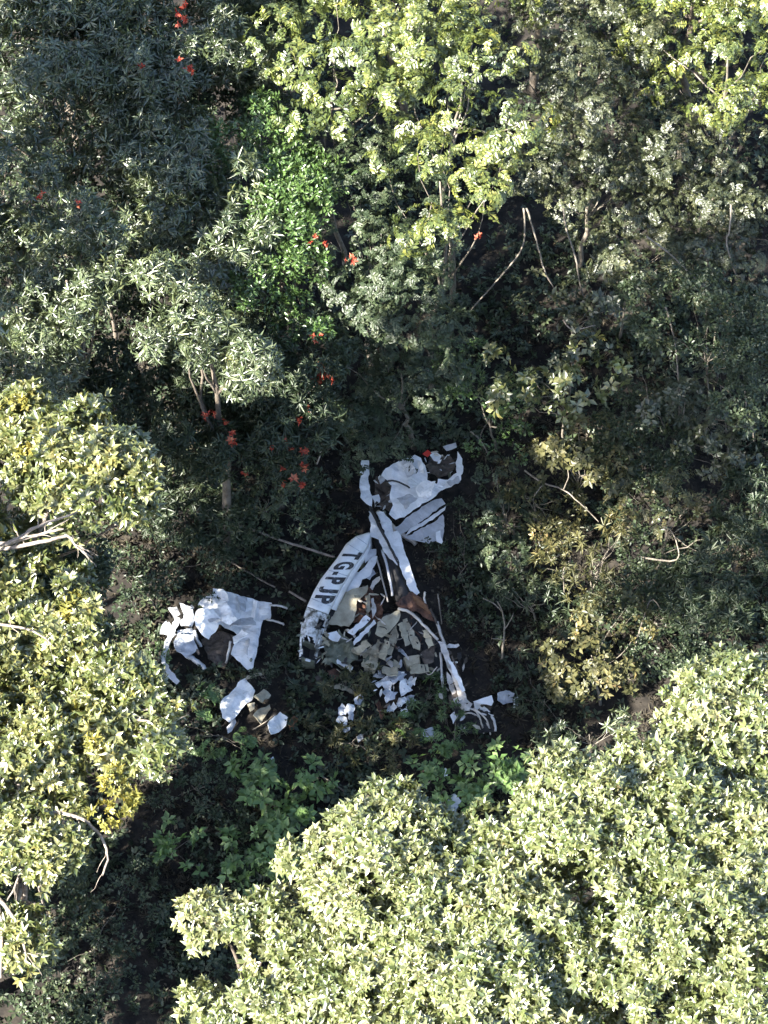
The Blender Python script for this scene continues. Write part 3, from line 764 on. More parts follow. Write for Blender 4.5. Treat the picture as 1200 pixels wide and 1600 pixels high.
def sheet(name, outline, mat, parent=None, crumple=.08, scale=1.3, res=.12, thick=.02, seed=1, holes=0.0, ragged=.035, smooth=False, **k):
    """torn sheet of metal: outline of (px, py, h), creased along its normal"""
    pr = random.Random(seed)
    bm = bmesh.new()
    pts = [P(*p) for p in outline]
    # densify the border with a ragged tear
    B = []
    for i, a in enumerate(pts):
        b = pts[(i + 1) % len(pts)]
        n = max(1, int((b - a).length / (res * 1.2)))
        for j in range(n):
            q = a.lerp(b, j / n)
            if j: q = q + Vector((pr.uniform(-1, 1), pr.uniform(-1, 1), pr.uniform(-.5, .5))) * ragged
            B.append(q)
    vs_ = [bm.verts.new(p) for p in B]
    f = bm.faces.new(vs_)
    f.normal_update()
    nrm = f.normal.copy()
    if nrm.dot(-fwd) < 0:
        nrm = -nrm
        f.normal_flip()
    bmesh.ops.triangulate(bm, faces=bm.faces[:], ngon_method='BEAUTY')
    for _ in range(6):
        es = [e for e in bm.edges if e.calc_length() > res * 1.5]
        if not es: break
        bmesh.ops.subdivide_edges(bm, edges=es, cuts=1)
        bmesh.ops.triangulate(bm, faces=bm.faces[:])
    bmesh.ops.beautify_fill(bm, faces=bm.faces[:], edges=[e for e in bm.edges if not e.is_boundary])
    for v in bm.verts:
        d = .7 * ridge(v.co, scale, seed) + .35 * ridge(v.co, scale * 2.7, seed + 2) + 1.3 * fold(v.co, scale * .8, seed) + .9 * fold(v.co, scale * 1.9, seed + 3)
        v.co += nrm * d * crumple + Vector((noise.noise(v.co * 2 + Vector((seed, 0, 0))), noise.noise(v.co * 2 + Vector((0, seed, 5))), 0)) * crumple * .3
    if holes:
        kill = [f for f in bm.faces if noise.noise(f.calc_center_median() * 2.3 + Vector((seed * 3.3, 0, 0))) > holes]
        bmesh.ops.delete(bm, geom=kill, context='FACES')
        loose = [v for v in bm.verts if not v.link_faces]
        bmesh.ops.delete(bm, geom=loose, context='VERTS')
    for v in bm.verts:      # nothing pokes into the soil
        g = gz(v.co.x, v.co.y) + .03
        if v.co.z < g: v.co.z = g
    me = bpy.data.meshes.new(name)
    bm.to_mesh(me)
    bm.free()
    for p in me.polygons: p.use_smooth = smooth
    o = link(name, me, M[mat], parent, **k)
    md = o.modifiers.new('thickness', 'SOLIDIFY')
    md.thickness = thick
    md.offset = -1
    return o

def rod(name, pts, r, mat, parent=None, seed=0, r1=None, **k):
    o = bough(parent, pts, r, r if r1 is None else r1, mat, name, seed, 8)
    return tag(o, **k)

def piece(name, outline, h, mat, label, cat, group=None, **k):
    """free scrap lying on the ground; h = (low, high) lifts it along the outline"""
    n = len(outline)
    o = sheet(name, [(x, y, h[0] + (h[1] - h[0]) * (.5 + .5 * math.cos(2 * math.pi * i / n))) for i, (x, y) in enumerate(outline)], mat, **k)
    return tag(o, label, cat, group)

def H(pts, f):
    return [(x, y, f(x, y)) for x, y in pts]

# ---- wing panel with the registration
wing = root('airplane_wing', P(520, 960, 0), 'white airplane wing panel with black registration letters and a rounded tip', 'airplane wing')
LE = [(577, 832), (556, 838), (541, 850), (527, 872), (513, 890), (501, 906), (490, 925), (480, 948), (472, 972), (469, 998), (468, 1030)]
TE = [(580, 838), (581, 855), (574, 870), (563, 885), (552, 902), (541, 922), (531, 942), (521, 963), (511, 985), (502, 1012), (494, 1038)]
def wing_h(t, c):
    """height of the upper skin; t along the span 0..1, c across the chord 0 leading .. 1 trailing"""
    base = .55 + .75 * (1 - t) * t * 2 + .25 * (1 - t)
    return base + .46 * max(0.0, math.sin(math.pi * min(1, max(0, c * .9 + .12)))) ** .7 - .30 * c
def wing_pt(t, c, lift=0.0):
    f = t * (len(LE) - 1)
    i = min(int(f), len(LE) - 2); u = f - i
    a = Vector(LE[i]).lerp(Vector(LE[i + 1]), u)
    b = Vector(TE[i]).lerp(Vector(TE[i + 1]), u)
    q = a.lerp(b, c)
    h = wing_h(t, c)
    p = P(q.x, q.y, h + lift)
    dent = .05 * ridge(p, .9, 4) * (.3 + 1.6 * max(0, t - .55))
    return p + Vector((0, 0, dent))
def wing_skin(t0, t1, c0, c1, name, mat, nt=40, nc=10, hole=None, seed=0):
    bm = bmesh.new()
    g = [[bm.verts.new(wing_pt(t0 + (t1 - t0) * i / nt, c0 + (c1 - c0) * j / nc)) for j in range(nc + 1)] for i in range(nt + 1)]
    for i in range(nt):
        for j in range(nc):
            q = [g[i][j], g[i][j + 1], g[i + 1][j + 1], g[i + 1][j]]
            if len({tuple(v.co) for v in q}) < 4: continue
            f = bm.faces.new(q)
    if hole is not None:
        kill = [f for f in bm.faces if noise.noise(f.calc_center_median() * 1.9 + Vector((seed, 2, 0))) > hole]
        bmesh.ops.delete(bm, geom=kill, context='FACES')
    me = bpy.data.meshes.new(name)
    bm.to_mesh(me); bm.free()
    for p in me.polygons: p.use_smooth = t1 < .75
    o = link(name, me, M[mat], wing)
    md = o.modifiers.new('thickness', 'SOLIDIFY'); md.thickness = .025; md.offset = 0
    return o
wing_skin(0, .70, 0, .80, 'upper_skin', 'white')
wing_skin(.01, .66, .82, 1.0, 'flap', 'white', 36, 3)
wing_skin(.705, 1.0, .0, .95, 'torn_skin', 'dirty', 22, 12, .18, 3)
# underside and leading edge so that the panel has its depth
bm = bmesh.new()
rows = []
for i in range(31):
    t = i / 30
    a, b = wing_pt(t, 0), wing_pt(t, .97)
    drop = Vector((0, 0, -.22))
    rows.append([bm.verts.new(a + Vector((0, 0, -.015))), bm.verts.new(a + drop * .7 + Vector((-.04, 0, 0))), bm.verts.new(a.lerp(b, .5) + drop * 1.4), bm.verts.new(b + Vector((0, 0, -.06)))])
for i in range(30):
    for j in range(3):
        bm.faces.new((rows[i][j], rows[i][j + 1], rows[i + 1][j + 1], rows[i + 1][j]))
me = bpy.data.meshes.new('lower_skin'); bm.to_mesh(me); bm.free()
link('lower_skin', me, M['black'], wing)
for t in (.2, .45, .7, .8, .9, .985):      # ribs stand down to the ground
    a, b = wing_pt(t, .12), wing_pt(t, .85)
    bm = bmesh.new()
    lo = lambda p: Vector((p.x, p.y, gz(p.x, p.y) - .02))
    q = [a + Vector((0, 0, -.06)), b + Vector((0, 0, -.06)), lo(b), lo(a)]
    s = Vector((.03, .05, 0))
    v1 = [bm.verts.new(p - s * .4) for p in q]; v2 = [bm.verts.new(p + s * .4) for p in q]
    bm.faces.new(v1); bm.faces.new(v2[::-1])
    for i in range(4): bm.faces.new((v1[i], v2[i], v2[(i + 1) % 4], v1[(i + 1) % 4]))
    me = bpy.data.meshes.new('rib'); bm.to_mesh(me); bm.free()
    link('rib', me, M['olivep'], wing)
# registration, letter by letter along the span, tops towards the trailing edge
def glyph(ch, t0, t1, c0, c1):
    cu = bpy.data.curves.new('glyph', 'FONT')
    cu.body = ch
    cu.size = 1
    cu.offset = .048
    cu.resolution_u = 3
    ob = bpy.data.objects.new('glyph', cu)
    COL.objects.link(ob)
    dg = bpy.context.evaluated_depsgraph_get()
    me = bpy.data.meshes.new_from_object(ob.evaluated_get(dg))
    bpy.data.objects.remove(ob)
    bm = bmesh.new(); bm.from_mesh(me)
    bmesh.ops.triangulate(bm, faces=bm.faces[:])
    for _ in range(2):
        es = [e for e in bm.edges if e.calc_length() > .12]
        bmesh.ops.subdivide_edges(bm, edges=es, cuts=1)
        bmesh.ops.triangulate(bm, faces=bm.faces[:])
    xs = [v.co.x for v in bm.verts]; ys = [v.co.y for v in bm.verts]
    x0, x1 = min(xs), max(xs)
    y0, y1 = (min(ys), max(ys)) if ch != '-' else (-.02, .75)
    for v in bm.verts:
        u = (v.co.x - x0) / (x1 - x0); w_ = (v.co.y - y0) / (y1 - y0)
        v.co = wing_pt(t0 + (t1 - t0) * u - .045 * (w_ - .5), c0 + (c1 - c0) * w_, .022)
    me2 = bpy.data.meshes.new('registration_letter'); bm.to_mesh(me2); bm.free()
    link('registration_letter', me2, M['ink'], wing)
tt = .215
for ch, wd in (('T', .066), ('G', .070), ('-', .030), ('P', .062), ('J', .050), ('P', .062)):
    glyph(ch, tt, tt + wd, .11, .77)
    tt += wd + .019
# torn flap shards beside it
sheet('skin_shard', H([(583, 866), (590, 870), (585, 885), (578, 900), (562, 906), (553, 908), (566, 888)], lambda x, y: .62), 'white', wing, .05, seed=5)
sheet('skin_shard', H([(547, 908), (553, 893), (566, 896), (564, 912), (556, 922), (538, 928), (528, 950), (522, 958)], lambda x, y: .58), 'white', wing, .05, seed=6)
sheet('skin_shard', H([(576, 857), (588, 858), (588, 866), (578, 874), (570, 880)], lambda x, y: .75), 'grey', wing, .05, seed=7)

# ---- tail
tail = root('airplane_tail', P(630, 820, 0), 'crumpled white airplane tail with torn fin and stabilizer at the top of the wreckage', 'airplane tail')
th = lambda x, y: max(.35, .9 + (800 - y) * .006)
sheet('fin_skin', H([(565, 719), (577, 719), (577, 735), (576, 755), (582, 775), (581, 792), (572, 787), (563, 777), (562, 750)], lambda x, y: 1.1), 'white', tail, .07, seed=11)
sheet('stabilizer_skin', H([(596, 742), (603, 732), (622, 721), (648, 711), (658, 716), (664, 728), (668, 742), (668, 750), (684, 756), (694, 762), (672, 782), (650, 793), (632, 808), (618, 812), (608, 803), (614, 790), (609, 774), (612, 758)], th), 'white', tail, .09, 1.0, seed=12)
sheet('lining_and_shade', H([(588, 748), (608, 752), (616, 762), (612, 775), (616, 790), (610, 800), (594, 796), (585, 772)], lambda x, y: .45), 'darkbrown', tail, .16, 1.6, seed=13)
sheet('skin_shard', H([(592, 748), (600, 735), (608, 730), (606, 742), (600, 752), (594, 756)], lambda x, y: 1.0), 'grey', tail, .05, seed=14)
sheet('skin_shard', H([(581, 775), (592, 772), (594, 784), (586, 792)], lambda x, y: .8), 'white', tail, .03, seed=15)
sheet('skin_shard', H([(588, 800), (600, 800), (612, 815), (616, 832), (608, 834), (596, 816)], lambda x, y: .85), 'white', tail, .06, seed=27)
sheet('stabilizer_tip', H([(684, 748), (700, 750), (714, 738), (712, 722), (715, 706), (722, 716), (724, 735), (720, 750), (705, 761), (690, 766), (680, 758)], lambda x, y: 1.15), 'white', tail, .08, seed=16)
sheet('lining_and_shade', H([(664, 724), (680, 716), (700, 712), (710, 720), (710, 734), (698, 744), (684, 746), (670, 740)], lambda x, y: .8), 'darkbrown', tail, .14, 1.8, seed=17)  # dark sheet drawn as the shaded hole near the stabilizer tip
sheet('skin_shard', H([(672, 712), (682, 706), (690, 712), (686, 722), (678, 720)], lambda x, y: 1.2), 'white', tail, .06, seed=18)
sheet('skin_shard', H([(692, 698), (712, 692), (714, 699), (698, 704)], lambda x, y: 1.1), 'grey', tail, .04, seed=19)
sheet('beacon_shard', H([(660, 709), (668, 703), (674, 708), (668, 714)], lambda x, y: 1.3), 'redp', tail, .02, seed=20, res=.08, label='red plastic shard')
sheet('sunlit_skin_patch', H([(650, 762), (662, 752), (680, 752), (677, 766), (668, 780), (654, 776)], lambda x, y: 1.5 + (x - 650) * .012), 'white', tail, .09, 1.6, seed=21)  # raised white piece standing for a sun patch and bare metal on the skin
sheet('elevator', H([(616, 824), (640, 806), (674, 783), (690, 779), (696, 787), (664, 810), (626, 836)], lambda x, y: .72), 'grey', tail, .025, seed=22)
sheet('elevator', H([(640, 826), (664, 813), (697, 790), (695, 797), (666, 818), (634, 836)], lambda x, y: .60), 'white', tail, .02, seed=23)
sheet('elevator', H([(632, 840), (664, 824), (692, 804), (694, 815), (691, 846), (682, 845), (670, 849), (650, 844)], lambda x, y: .50), 'grey', tail, .03, seed=24)
sheet('skin_shard', H([(681, 832), (688, 828), (692, 846), (690, 850), (682, 846)], lambda x, y: .85), 'white', tail, .03, seed=28)
sheet('tail_boom_skin', H([(611, 832), (621, 829), (627, 838), (630, 852), (641, 886), (656, 926), (649, 931), (640, 922), (627, 890), (613, 850)], lambda x, y: 1.0 - (y - 830) * .002), 'white', tail, .04, seed=25)
sheet('tail_boom_skin', H([(576, 798), (583, 803), (600, 838), (618, 872), (621, 884), (600, 862), (592, 843), (580, 838)], lambda x, y: .95), 'white', tail, .05, seed=26)
sheet('tail_boom_skin', H([(592, 806), (600, 806), (612, 838), (618, 862), (622, 878), (606, 850)], lambda x, y: 1.02), 'white', tail, .05, seed=29)
rod('spar', [(578, 792, 1.1), (592, 822, 1.12), (610, 856, 1.1), (622, 880, 1.0)], .05, 'black', tail)  # black rod drawn in place of the dark gap between boom strips
rod('spar', [(600, 752, .9), (618, 752, 1.5), (640, 762, 1.25)], .035, 'black', tail)
rod('spar', [(590, 800, .2), (620, 830, .5), (650, 850, .2)], .09, 'alu', tail)
for (x, y, hh) in ((570, 750, 1.05), (640, 740, 1.0), (700, 735, .7), (600, 800, .7), (660, 835, .45)):
    rod('frame', [(x, y, hh), (x + 3, y + 12, -.1)], .06, 'olivep', tail)

# ---- tail cone between wing and boom, black for its interior and the shadow
cone = root('airplane_tail_cone', P(615, 900, 0), 'gutted airplane tail cone, black for the shadow inside, between the lettered wing and the white boom strip', 'airplane part')
bm = bmesh.new()
rows = []
for i in range(17):
    t = i / 16
    a = P(584 + 40 * t, 846 + 104 * t, .35); b = P(604 + 52 * t, 850 + 96 * t, .5)
    row = []
    for j in range(9):
        c = j / 8
        p = a.lerp(b, c)
        p.z += .42 * math.sin(math.pi * c) * (1 - .3 * t) + .05 * ridge(p, 1.4, 9)
        row.append(bm.verts.new(p))
    rows.append(row)
for i in range(16):
    for j in range(8): bm.faces.new((rows[i][j], rows[i][j + 1], rows[i + 1][j + 1], rows[i + 1][j]))
me = bpy.data.meshes.new('cone_skin'); bm.to_mesh(me); bm.free()
o = link('cone_skin', me, M['black'], cone)
md = o.modifiers.new('thickness', 'SOLIDIFY'); md.thickness = .03
rod('stringer', [(597, 860, .85), (606, 890, .9), (613, 930, .8)], .05, 'grey', cone)
rod('stringer', [(588, 870, .6), (596, 900, .7), (606, 940, .6)], .03, 'alu', cone)
rod('frame', [(590, 872, .5), (586, 880, .2), (584, 890, -.1)], .04, 'black', cone)

# ---- gutted cabin
cab = root('airplane_cabin', P(610, 990, 0), 'gutted airplane cabin of tan panels, red-brown lining and bent tubes', 'airplane cabin')
c = lambda h: (lambda x, y: h)
sheet('door_panel', H([(513, 976), (523, 950), (533, 929), (556, 919), (575, 914), (573, 926), (558, 938), (554, 968), (545, 979)], c(.62)), 'tan', cab, .05, .8, seed=31)
sheet('lining', H([(556, 940), (576, 918), (592, 928), (600, 955), (592, 976), (570, 974), (552, 974)], c(.30)), 'rust', cab, .20, 1.6, seed=32)
sheet('lining', H([(618, 942), (644, 924), (658, 934), (682, 970), (672, 968), (650, 955), (627, 950)], c(.85)), 'rust', cab, .09, 1.4, seed=33)
sheet('trim', H([(645, 930), (658, 938), (668, 950), (674, 960), (660, 950), (650, 944)], c(1.0)), 'orange', cab, .05, seed=34)
sheet('bracket', H([(543, 988), (572, 961), (579, 967), (552, 993)], c(.75)), 'white', cab, .03, seed=35)
sheet('bracket', H([(552, 1003), (584, 968), (588, 974), (566, 996), (553, 1009)], c(.70)), 'white', cab, .03, seed=36)
sheet('cabin_panel', H([(586, 990), (590, 972), (604, 961), (624, 953), (626, 960), (620, 974), (610, 986), (596, 996)], c(.95)), 'tan', cab, .05, .8, seed=37)
sheet('cabin_panel', H([(604, 1022), (610, 990), (620, 976), (620, 998), (612, 1024)], c(.72)), 'tan', cab, .04, seed=38)
sheet('cabin_panel', H([(629, 968), (636, 966), (657, 1006), (656, 1016), (646, 1012)], c(.80)), 'tan', cab, .03, seed=39)
sheet('cabin_panel', H([(590, 1000), (606, 996), (604, 1015), (590, 1030), (578, 1022)], c(.5)), 'tan', cab, .10, seed=40)
sheet('cabin_panel', H([(566, 1022), (585, 1008), (592, 1030), (585, 1052), (570, 1048)], c(.4)), 'tan', cab, .12, seed=41)
sheet('cabin_panel', H([(505, 1000), (530, 985), (552, 1005), (560, 1030), (535, 1045), (508, 1035)], c(.3)), 'olivep', cab, .18, 1.4, seed=42)
sheet('cabin_panel', H([(655, 1022), (672, 1010), (680, 996), (678, 1034), (664, 1038)], c(.7)), 'darkbrown', cab, .06, seed=43)
sheet('floor_panel', H([(560, 1000), (600, 960), (650, 960), (690, 1010), (690, 1060), (600, 1060)], c(.12)), 'black', cab, .10, 1.2, seed=44)
sheet('sill', H([(527, 1030), (552, 1042), (550, 1047), (524, 1036)], c(.42)), 'white', cab, .02, seed=45)
sheet('sill', H([(606, 1030), (626, 1038), (625, 1044), (603, 1038)], c(.5)), 'tan', cab, .02, seed=46)
sheet('skin_shard', H([(512, 990), (526, 985), (533, 994), (528, 1002), (514, 998)], c(.75)), 'white', cab, .05, seed=47)
sheet('skin_shard', H([(578, 918), (582, 908), (593, 900), (595, 904), (586, 914), (582, 922)], c(.95)), 'alu', cab, .03, seed=48)
sheet('skin_shard', H([(566, 890), (580, 884), (588, 896), (578, 908), (566, 902)], c(.55)), 'blue', cab, .10, seed=49)
sheet('skin_shard', H([(570, 932), (578, 930), (580, 952), (572, 962)], c(.5)), 'tan', cab, .04, seed=50)
sheet('skin_shard', H([(580, 935), (584, 934), (588, 955), (582, 966)], c(.6)), 'alu', cab, .02, seed=51)
# square tan box with depth
bm = bmesh.new()
q = [P(630, 1026, .62), P(655, 1022, .66), P(657, 1036, .60), P(636, 1042, .56)]
lo_ = [Vector((p.x, p.y, .15)) for p in q]
vt = [bm.verts.new(p) for p in q]; vb = [bm.verts.new(p) for p in lo_]
bm.faces.new(vt); bm.faces.new(vb[::-1])
for i in range(4): bm.faces.new((vt[i], vb[i], vb[(i + 1) % 4], vt[(i + 1) % 4]))
bmesh.ops.bevel(bm, geom=bm.edges[:], offset=.03, segments=1, affect='EDGES')
me = bpy.data.meshes.new('seat_box'); bm.to_mesh(me); bm.free()
link('seat_box', me, M['tan'], cab)
rod('tube', [(622, 951, 1.0), (640, 957, 1.1), (660, 975, 1.05), (684, 1000, .9)], .055, 'alu', cab)
rod('tube', [(683, 972, .9), (688, 990, .85), (697, 1015, .8), (700, 1030, .7)], .06, 'alu', cab)
rod('tube', [(688, 1020, .7), (690, 1045, .6), (692, 1078, .4)], .05, 'alu', cab)
rod('tube', [(672, 952, .9), (682, 972, .9), (690, 990, .8)], .05, 'darkbrown', cab)
rod('tube', [(664, 925, 1.2), (663, 935, 1.0), (666, 950, .8)], .04, 'alu', cab)
rod('tube', [(684, 928, 1.0), (687, 950, .8), (690, 975, .4)], .03, 'vine', cab)
sheet('spar_strip', H([(684, 1002), (694, 1004), (704, 1030), (716, 1055), (726, 1080), (732, 1102), (720, 1098), (708, 1066), (697, 1034)], lambda x, y: .95 - (y - 1000) * .003), 'alu', cab, .09, 1.5, res=.11, seed=52)
sheet('spar_strip', H([(700, 1030), (706, 1034), (722, 1064), (727, 1078), (722, 1080), (710, 1056)], c(1.0)), 'white', cab, .05, seed=53)
sheet('spar_strip', H([(698, 1050), (704, 1056), (712, 1080), (718, 1100), (710, 1098), (702, 1076)], c(.6)), 'alu', cab, .05, seed=54)
rod('spar', [(706, 1025, .9), (716, 1050, .8), (724, 1072, .7), (730, 1068, .7)], .03, 'darkbrown', cab)
rod('frame', [(560, 985, .7), (585, 972, .2), (600, 965, -.1)], .05, 'olivep', cab)
rod('frame', [(640, 985, .8), (645, 1000, .3), (648, 1010, -.1)], .05, 'olivep', cab)

# ---- crushed engine end
eng = root('airplane_nose', P(735, 1120, 0), 'crushed dark airplane nose with silver struts at the lower right end of the wreckage', 'airplane nose')
sheet('cowling', H([(706, 1100), (722, 1088), (744, 1102), (768, 1120), (772, 1140), (750, 1150), (724, 1140), (708, 1130)], c(.35)), 'black', eng, .22, 1.5, seed=61)
sheet('cowling', H([(700, 1088), (716, 1078), (724, 1090), (718, 1102), (702, 1100)], c(.5)), 'darkbrown', eng, .12, seed=62)
sheet('skin_shard', H([(716, 1098), (730, 1092), (738, 1100), (734, 1112), (722, 1112)], c(.85)), 'alu', eng, .08, seed=63)
sheet('skin_shard', H([(703, 1118), (710, 1112), (714, 1122), (708, 1132)], c(.7)), 'white', eng, .05, seed=64)
rod('strut', [(728, 1105, .9), (744, 1112, .8), (752, 1130, .5), (756, 1146, .1)], .035, 'alu', eng)
rod('strut', [(740, 1106, .9), (758, 1122, .7), (764, 1136, .3), (766, 1148, 0)], .03, 'alu', eng)
rod('strut', [(715, 1122, .6), (732, 1114, .8), (748, 1120, .7)], .03, 'alu', eng)
rod('strut', [(768, 1118, .6), (773, 1130, .5), (774, 1142, .3)], .05, 'grey', eng)
rod('strut', [(693, 1075, .4), (694, 1100, .3), (697, 1130, .1)], .04, 'darkbrown', eng)
blk = root('battery_box', P(753, 1102, 0), 'brilliant white crumpled box beside the crushed airplane nose', 'box')
sheet('lid', H([(739, 1096), (748, 1093), (768, 1086), (771, 1096), (768, 1102), (752, 1100)], c(.75)), 'white', blk, .03, seed=66)
sheet('side', H([(740, 1098), (752, 1101), (766, 1112), (752, 1116), (742, 1108)], lambda x, y: .72 - (y - 1098) * .02), 'white', blk, .04, seed=67)
sheet('side', H([(752, 1101), (769, 1103), (766, 1111)], c(.45)), 'darkbrown', blk, .04, seed=68)
rod('frame', [(754, 1100, .7), (754, 1106, .3), (755, 1112, -.05)], .08, 'darkbrown', blk)

# ---- the other wing, crumpled on the left
lw = root('airplane_wing', P(350, 990, 0), 'crumpled white airplane wing lying apart on the left of the wreckage', 'airplane wing')
lh = lambda x, y: .62 + .25 * math.sin((x - 250) * .03) + (990 - y) * .003
sheet('upper_skin', H([(333, 919), (360, 927), (400, 937), (425, 943), (422, 967), (411, 968), (404, 1005), (396, 1044), (389, 1049), (380, 1038), (370, 1030), (362, 1020), (366, 1008), (376, 996), (366, 986), (352, 982), (344, 976), (330, 980), (318, 968), (312, 955), (324, 944), (332, 936)], lh), 'white', lw, .15, .9, res=.12, seed=71)
sheet('fold', H([(304, 962), (310, 951), (325, 950), (346, 966), (340, 980), (327, 999), (315, 991), (305, 978)], lambda x, y: .9 + (990 - y) * .012), 'white', lw, .12, 1.3, seed=72)
sheet('fold', H([(309, 946), (319, 932), (332, 929), (334, 942), (322, 953)], c(.85)), 'white', lw, .07, 1.3, seed=73)
sheet('fold', H([(340, 940), (352, 936), (362, 955), (372, 968), (360, 976), (348, 972)], lambda x, y: .95 + (x - 340) * .014), 'white', lw, .12, 1.5, seed=81)
sheet('fold', H([(282, 943), (300, 949), (304, 964), (300, 979), (284, 978), (286, 960)], lambda x, y: .7 + (x - 282) * .016), 'white', lw, .1, seed=74)
sheet('fold', H([(279, 984), (300, 981), (305, 1004), (309, 1014), (291, 1029), (272, 1010)], c(.6)), 'blue', lw, .09, 1.3, seed=75)
sheet('fold', H([(254, 976), (264, 972), (272, 984), (262, 992), (250, 990)], c(.5)), 'grey', lw, .06, seed=76)
sheet('fold', H([(262, 950), (276, 948), (282, 960), (272, 966)], c(.6)), 'grey', lw, .06, seed=77)
sheet('edge_strip', H([(273, 962), (281, 966), (274, 988), (264, 1008), (258, 1030), (267, 1050), (281, 1064), (276, 1069), (261, 1056), (252, 1030), (256, 1006), (267, 986)], c(.75)), 'grey', lw, .06, seed=78)
sheet('edge_strip', H([(250, 1064), (266, 1050), (268, 1056), (254, 1068)], c(.6)), 'grey', lw, .03, seed=79)
for i, (o_, hh, sx, sy, m) in enumerate([
    ([(338, 922), (352, 924), (357, 938), (346, 947), (336, 936)], .95, .012, -.01, 'white'),
    ([(370, 931), (385, 934), (383, 956), (375, 953)], .92, -.016, 0, 'grey'),
    ([(396, 938), (403, 939), (398, 966), (392, 965)], .90, .02, 0, 'white'),
    ([(350, 966), (372, 968), (396, 966), (400, 976), (378, 979), (360, 976)], .92, 0, .022, 'grey'),
    ([(364, 996), (378, 984), (388, 990), (374, 1003), (366, 1008)], .85, .02, .01, 'white'),
    ([(318, 962), (336, 958), (345, 968), (328, 972)], 1.12, 0, .02, 'grey'),
    ([(384, 1000), (390, 998), (386, 1024), (381, 1020)], .78, .02, 0, 'grey'),
    ([(405, 945), (421, 946), (418, 962), (407, 960)], .86, .01, .012, 'white')]):
    sheet('fold', [(x, y, hh + (x - o_[0][0]) * sx + (y - o_[0][1]) * sy) for x, y in o_], m, lw, .06, 1.6, res=.1, seed=400 + i)  # grey folds: shading of the white skin put into the colour
rod('spar', [(421, 945, .62), (436, 947, .6), (449, 951, .5)], .04, 'alu', lw)
rod('spar', [(416, 968, .6), (430, 971, .55), (444, 976, .5)], .04, 'alu', lw)
rod('spar', [(290, 1023, .5), (304, 1032, .45), (320, 1045, .35)], .09, 'grey', lw)
rod('spar', [(360, 1002, .6), (357, 1020, .4), (353, 1036, .1)], .05, 'alu', lw)
rod('rib', [(304, 985, .6), (308, 1000, .5), (314, 1010, .3)], .06, 'grey', lw)
sheet('lining_and_shade', H([(315, 1000), (345, 985), (368, 995), (362, 1025), (350, 1045), (325, 1030)], c(.15)), 'darkbrown', lw, .10, 1.6, seed=80)  # dark sheet for the shadow and soil seen under the crumpled wing
for (x, y, hh) in ((340, 950, .6), (410, 955, .5), (392, 1030, .45), (290, 965, .7), (285, 1010, .4), (262, 1020, .6)):
    rod('frame', [(x, y, hh), (x + 2, y + 10, -.1)], .05, 'olivep', lw)

# ---- loose scraps
GS = 'scraps of torn airplane skin'
s1 = root('airplane_scrap', P(370, 1095, 0), 'long white torn airplane skin scrap just below the crumpled wing on the left', 'scrap', GS)
sheet('skin', H([(343, 1106), (352, 1088), (372, 1066), (384, 1060), (390, 1068), (398, 1080), (394, 1092), (376, 1110), (358, 1130), (347, 1122)], c(.45)), 'white', s1, .13, 1.3, seed=91)
sheet('edge_strip', H([(383, 1062), (386, 1056), (408, 1051), (410, 1055), (392, 1060)], c(.55)), 'tan', s1, .03, seed=92)
sheet('edge_strip', H([(354, 1136), (366, 1120), (369, 1128), (362, 1142), (356, 1146)], c(.3)), 'grey', s1, .03, seed=93)
rod('frame', [(370, 1090, .4), (372, 1100, -.1)], .06, 'olivep', s1)
piece('airplane_scrap', [(398, 1086), (412, 1076), (423, 1087), (411, 1096)], (.25, .55), 'tan', 'square tan scrap right of the long white torn skin', 'scrap', GS, crumple=.06, thick=.12, seed=94)
piece('airplane_scrap', [(386, 1100), (398, 1097), (397, 1108), (390, 1112)], (.2, .4), 'tan', 'tiny tan scrap between the long white skin and the square tan scrap', 'scrap', GS, crumple=.05, seed=95)
piece('airplane_scrap', [(396, 1117), (408, 1106), (422, 1101), (424, 1108), (414, 1120), (408, 1131), (402, 1122)], (.2, .5), 'tan', 'bent tan scrap between the square tan one and the blunt white one', 'scrap', GS, crumple=.08, seed=96)
piece('airplane_scrap', [(418, 1132), (428, 1120), (438, 1112), (450, 1121), (446, 1134), (436, 1144), (424, 1147)], (.25, .6), 'white', 'blunt white scrap, lowest of the row left of the cabin', 'scrap', GS, crumple=.09, thick=.05, seed=97)
piece('airplane_scrap', [(453, 1126), (460, 1118), (467, 1124), (460, 1140), (455, 1140)], (.2, .4), 'orange', 'orange-brown scrap at the right end of the row left of the cabin', 'scrap', GS, crumple=.06, seed=98)
piece('airplane_scrap', [(420, 1186), (427, 1182), (429, 1192), (424, 1198)], (.05, .2), 'white', 'tiny white scrap alone on dark ground below the blunt white one', 'scrap', GS, crumple=.04, seed=99, res=.08)
s2 = root('airplane_scrap', P(615, 1080, 0), 'heap of pale blue-white crumpled airplane skin below the cabin', 'scrap', GS)
pr = random.Random(4)
for i, (x, y, r, hh, m) in enumerate([(600, 1066, 13, .5, 'white'), (622, 1058, 14, .6, 'blue'), (632, 1076, 13, .55, 'white'), (608, 1088, 12, .5, 'blue'), (626, 1096, 12, .45, 'white'), (644, 1066, 9, .4, 'white'), (642, 1094, 9, .4, 'blue'), (592, 1056, 8, .5, 'grey'), (612, 1108, 8, .35, 'white'), (632, 1114, 7, .3, 'white')]):
    n = 12
    a0 = pr.uniform(0, 6)
    sheet('skin', H([(x + r * pr.uniform(.45, 1.25) * math.cos(a0 + 2 * math.pi * k / n), y + r * pr.uniform(.4, 1.05) * math.sin(a0 + 2 * math.pi * k / n)) for k in range(n)], c(hh)), m, s2, .16, 2.0, res=.1, seed=100 + i)
s3 = root('airplane_scrap', P(540, 1120, 0), 'small heap of pale blue crumpled airplane skin left of the larger heap', 'scrap', GS)
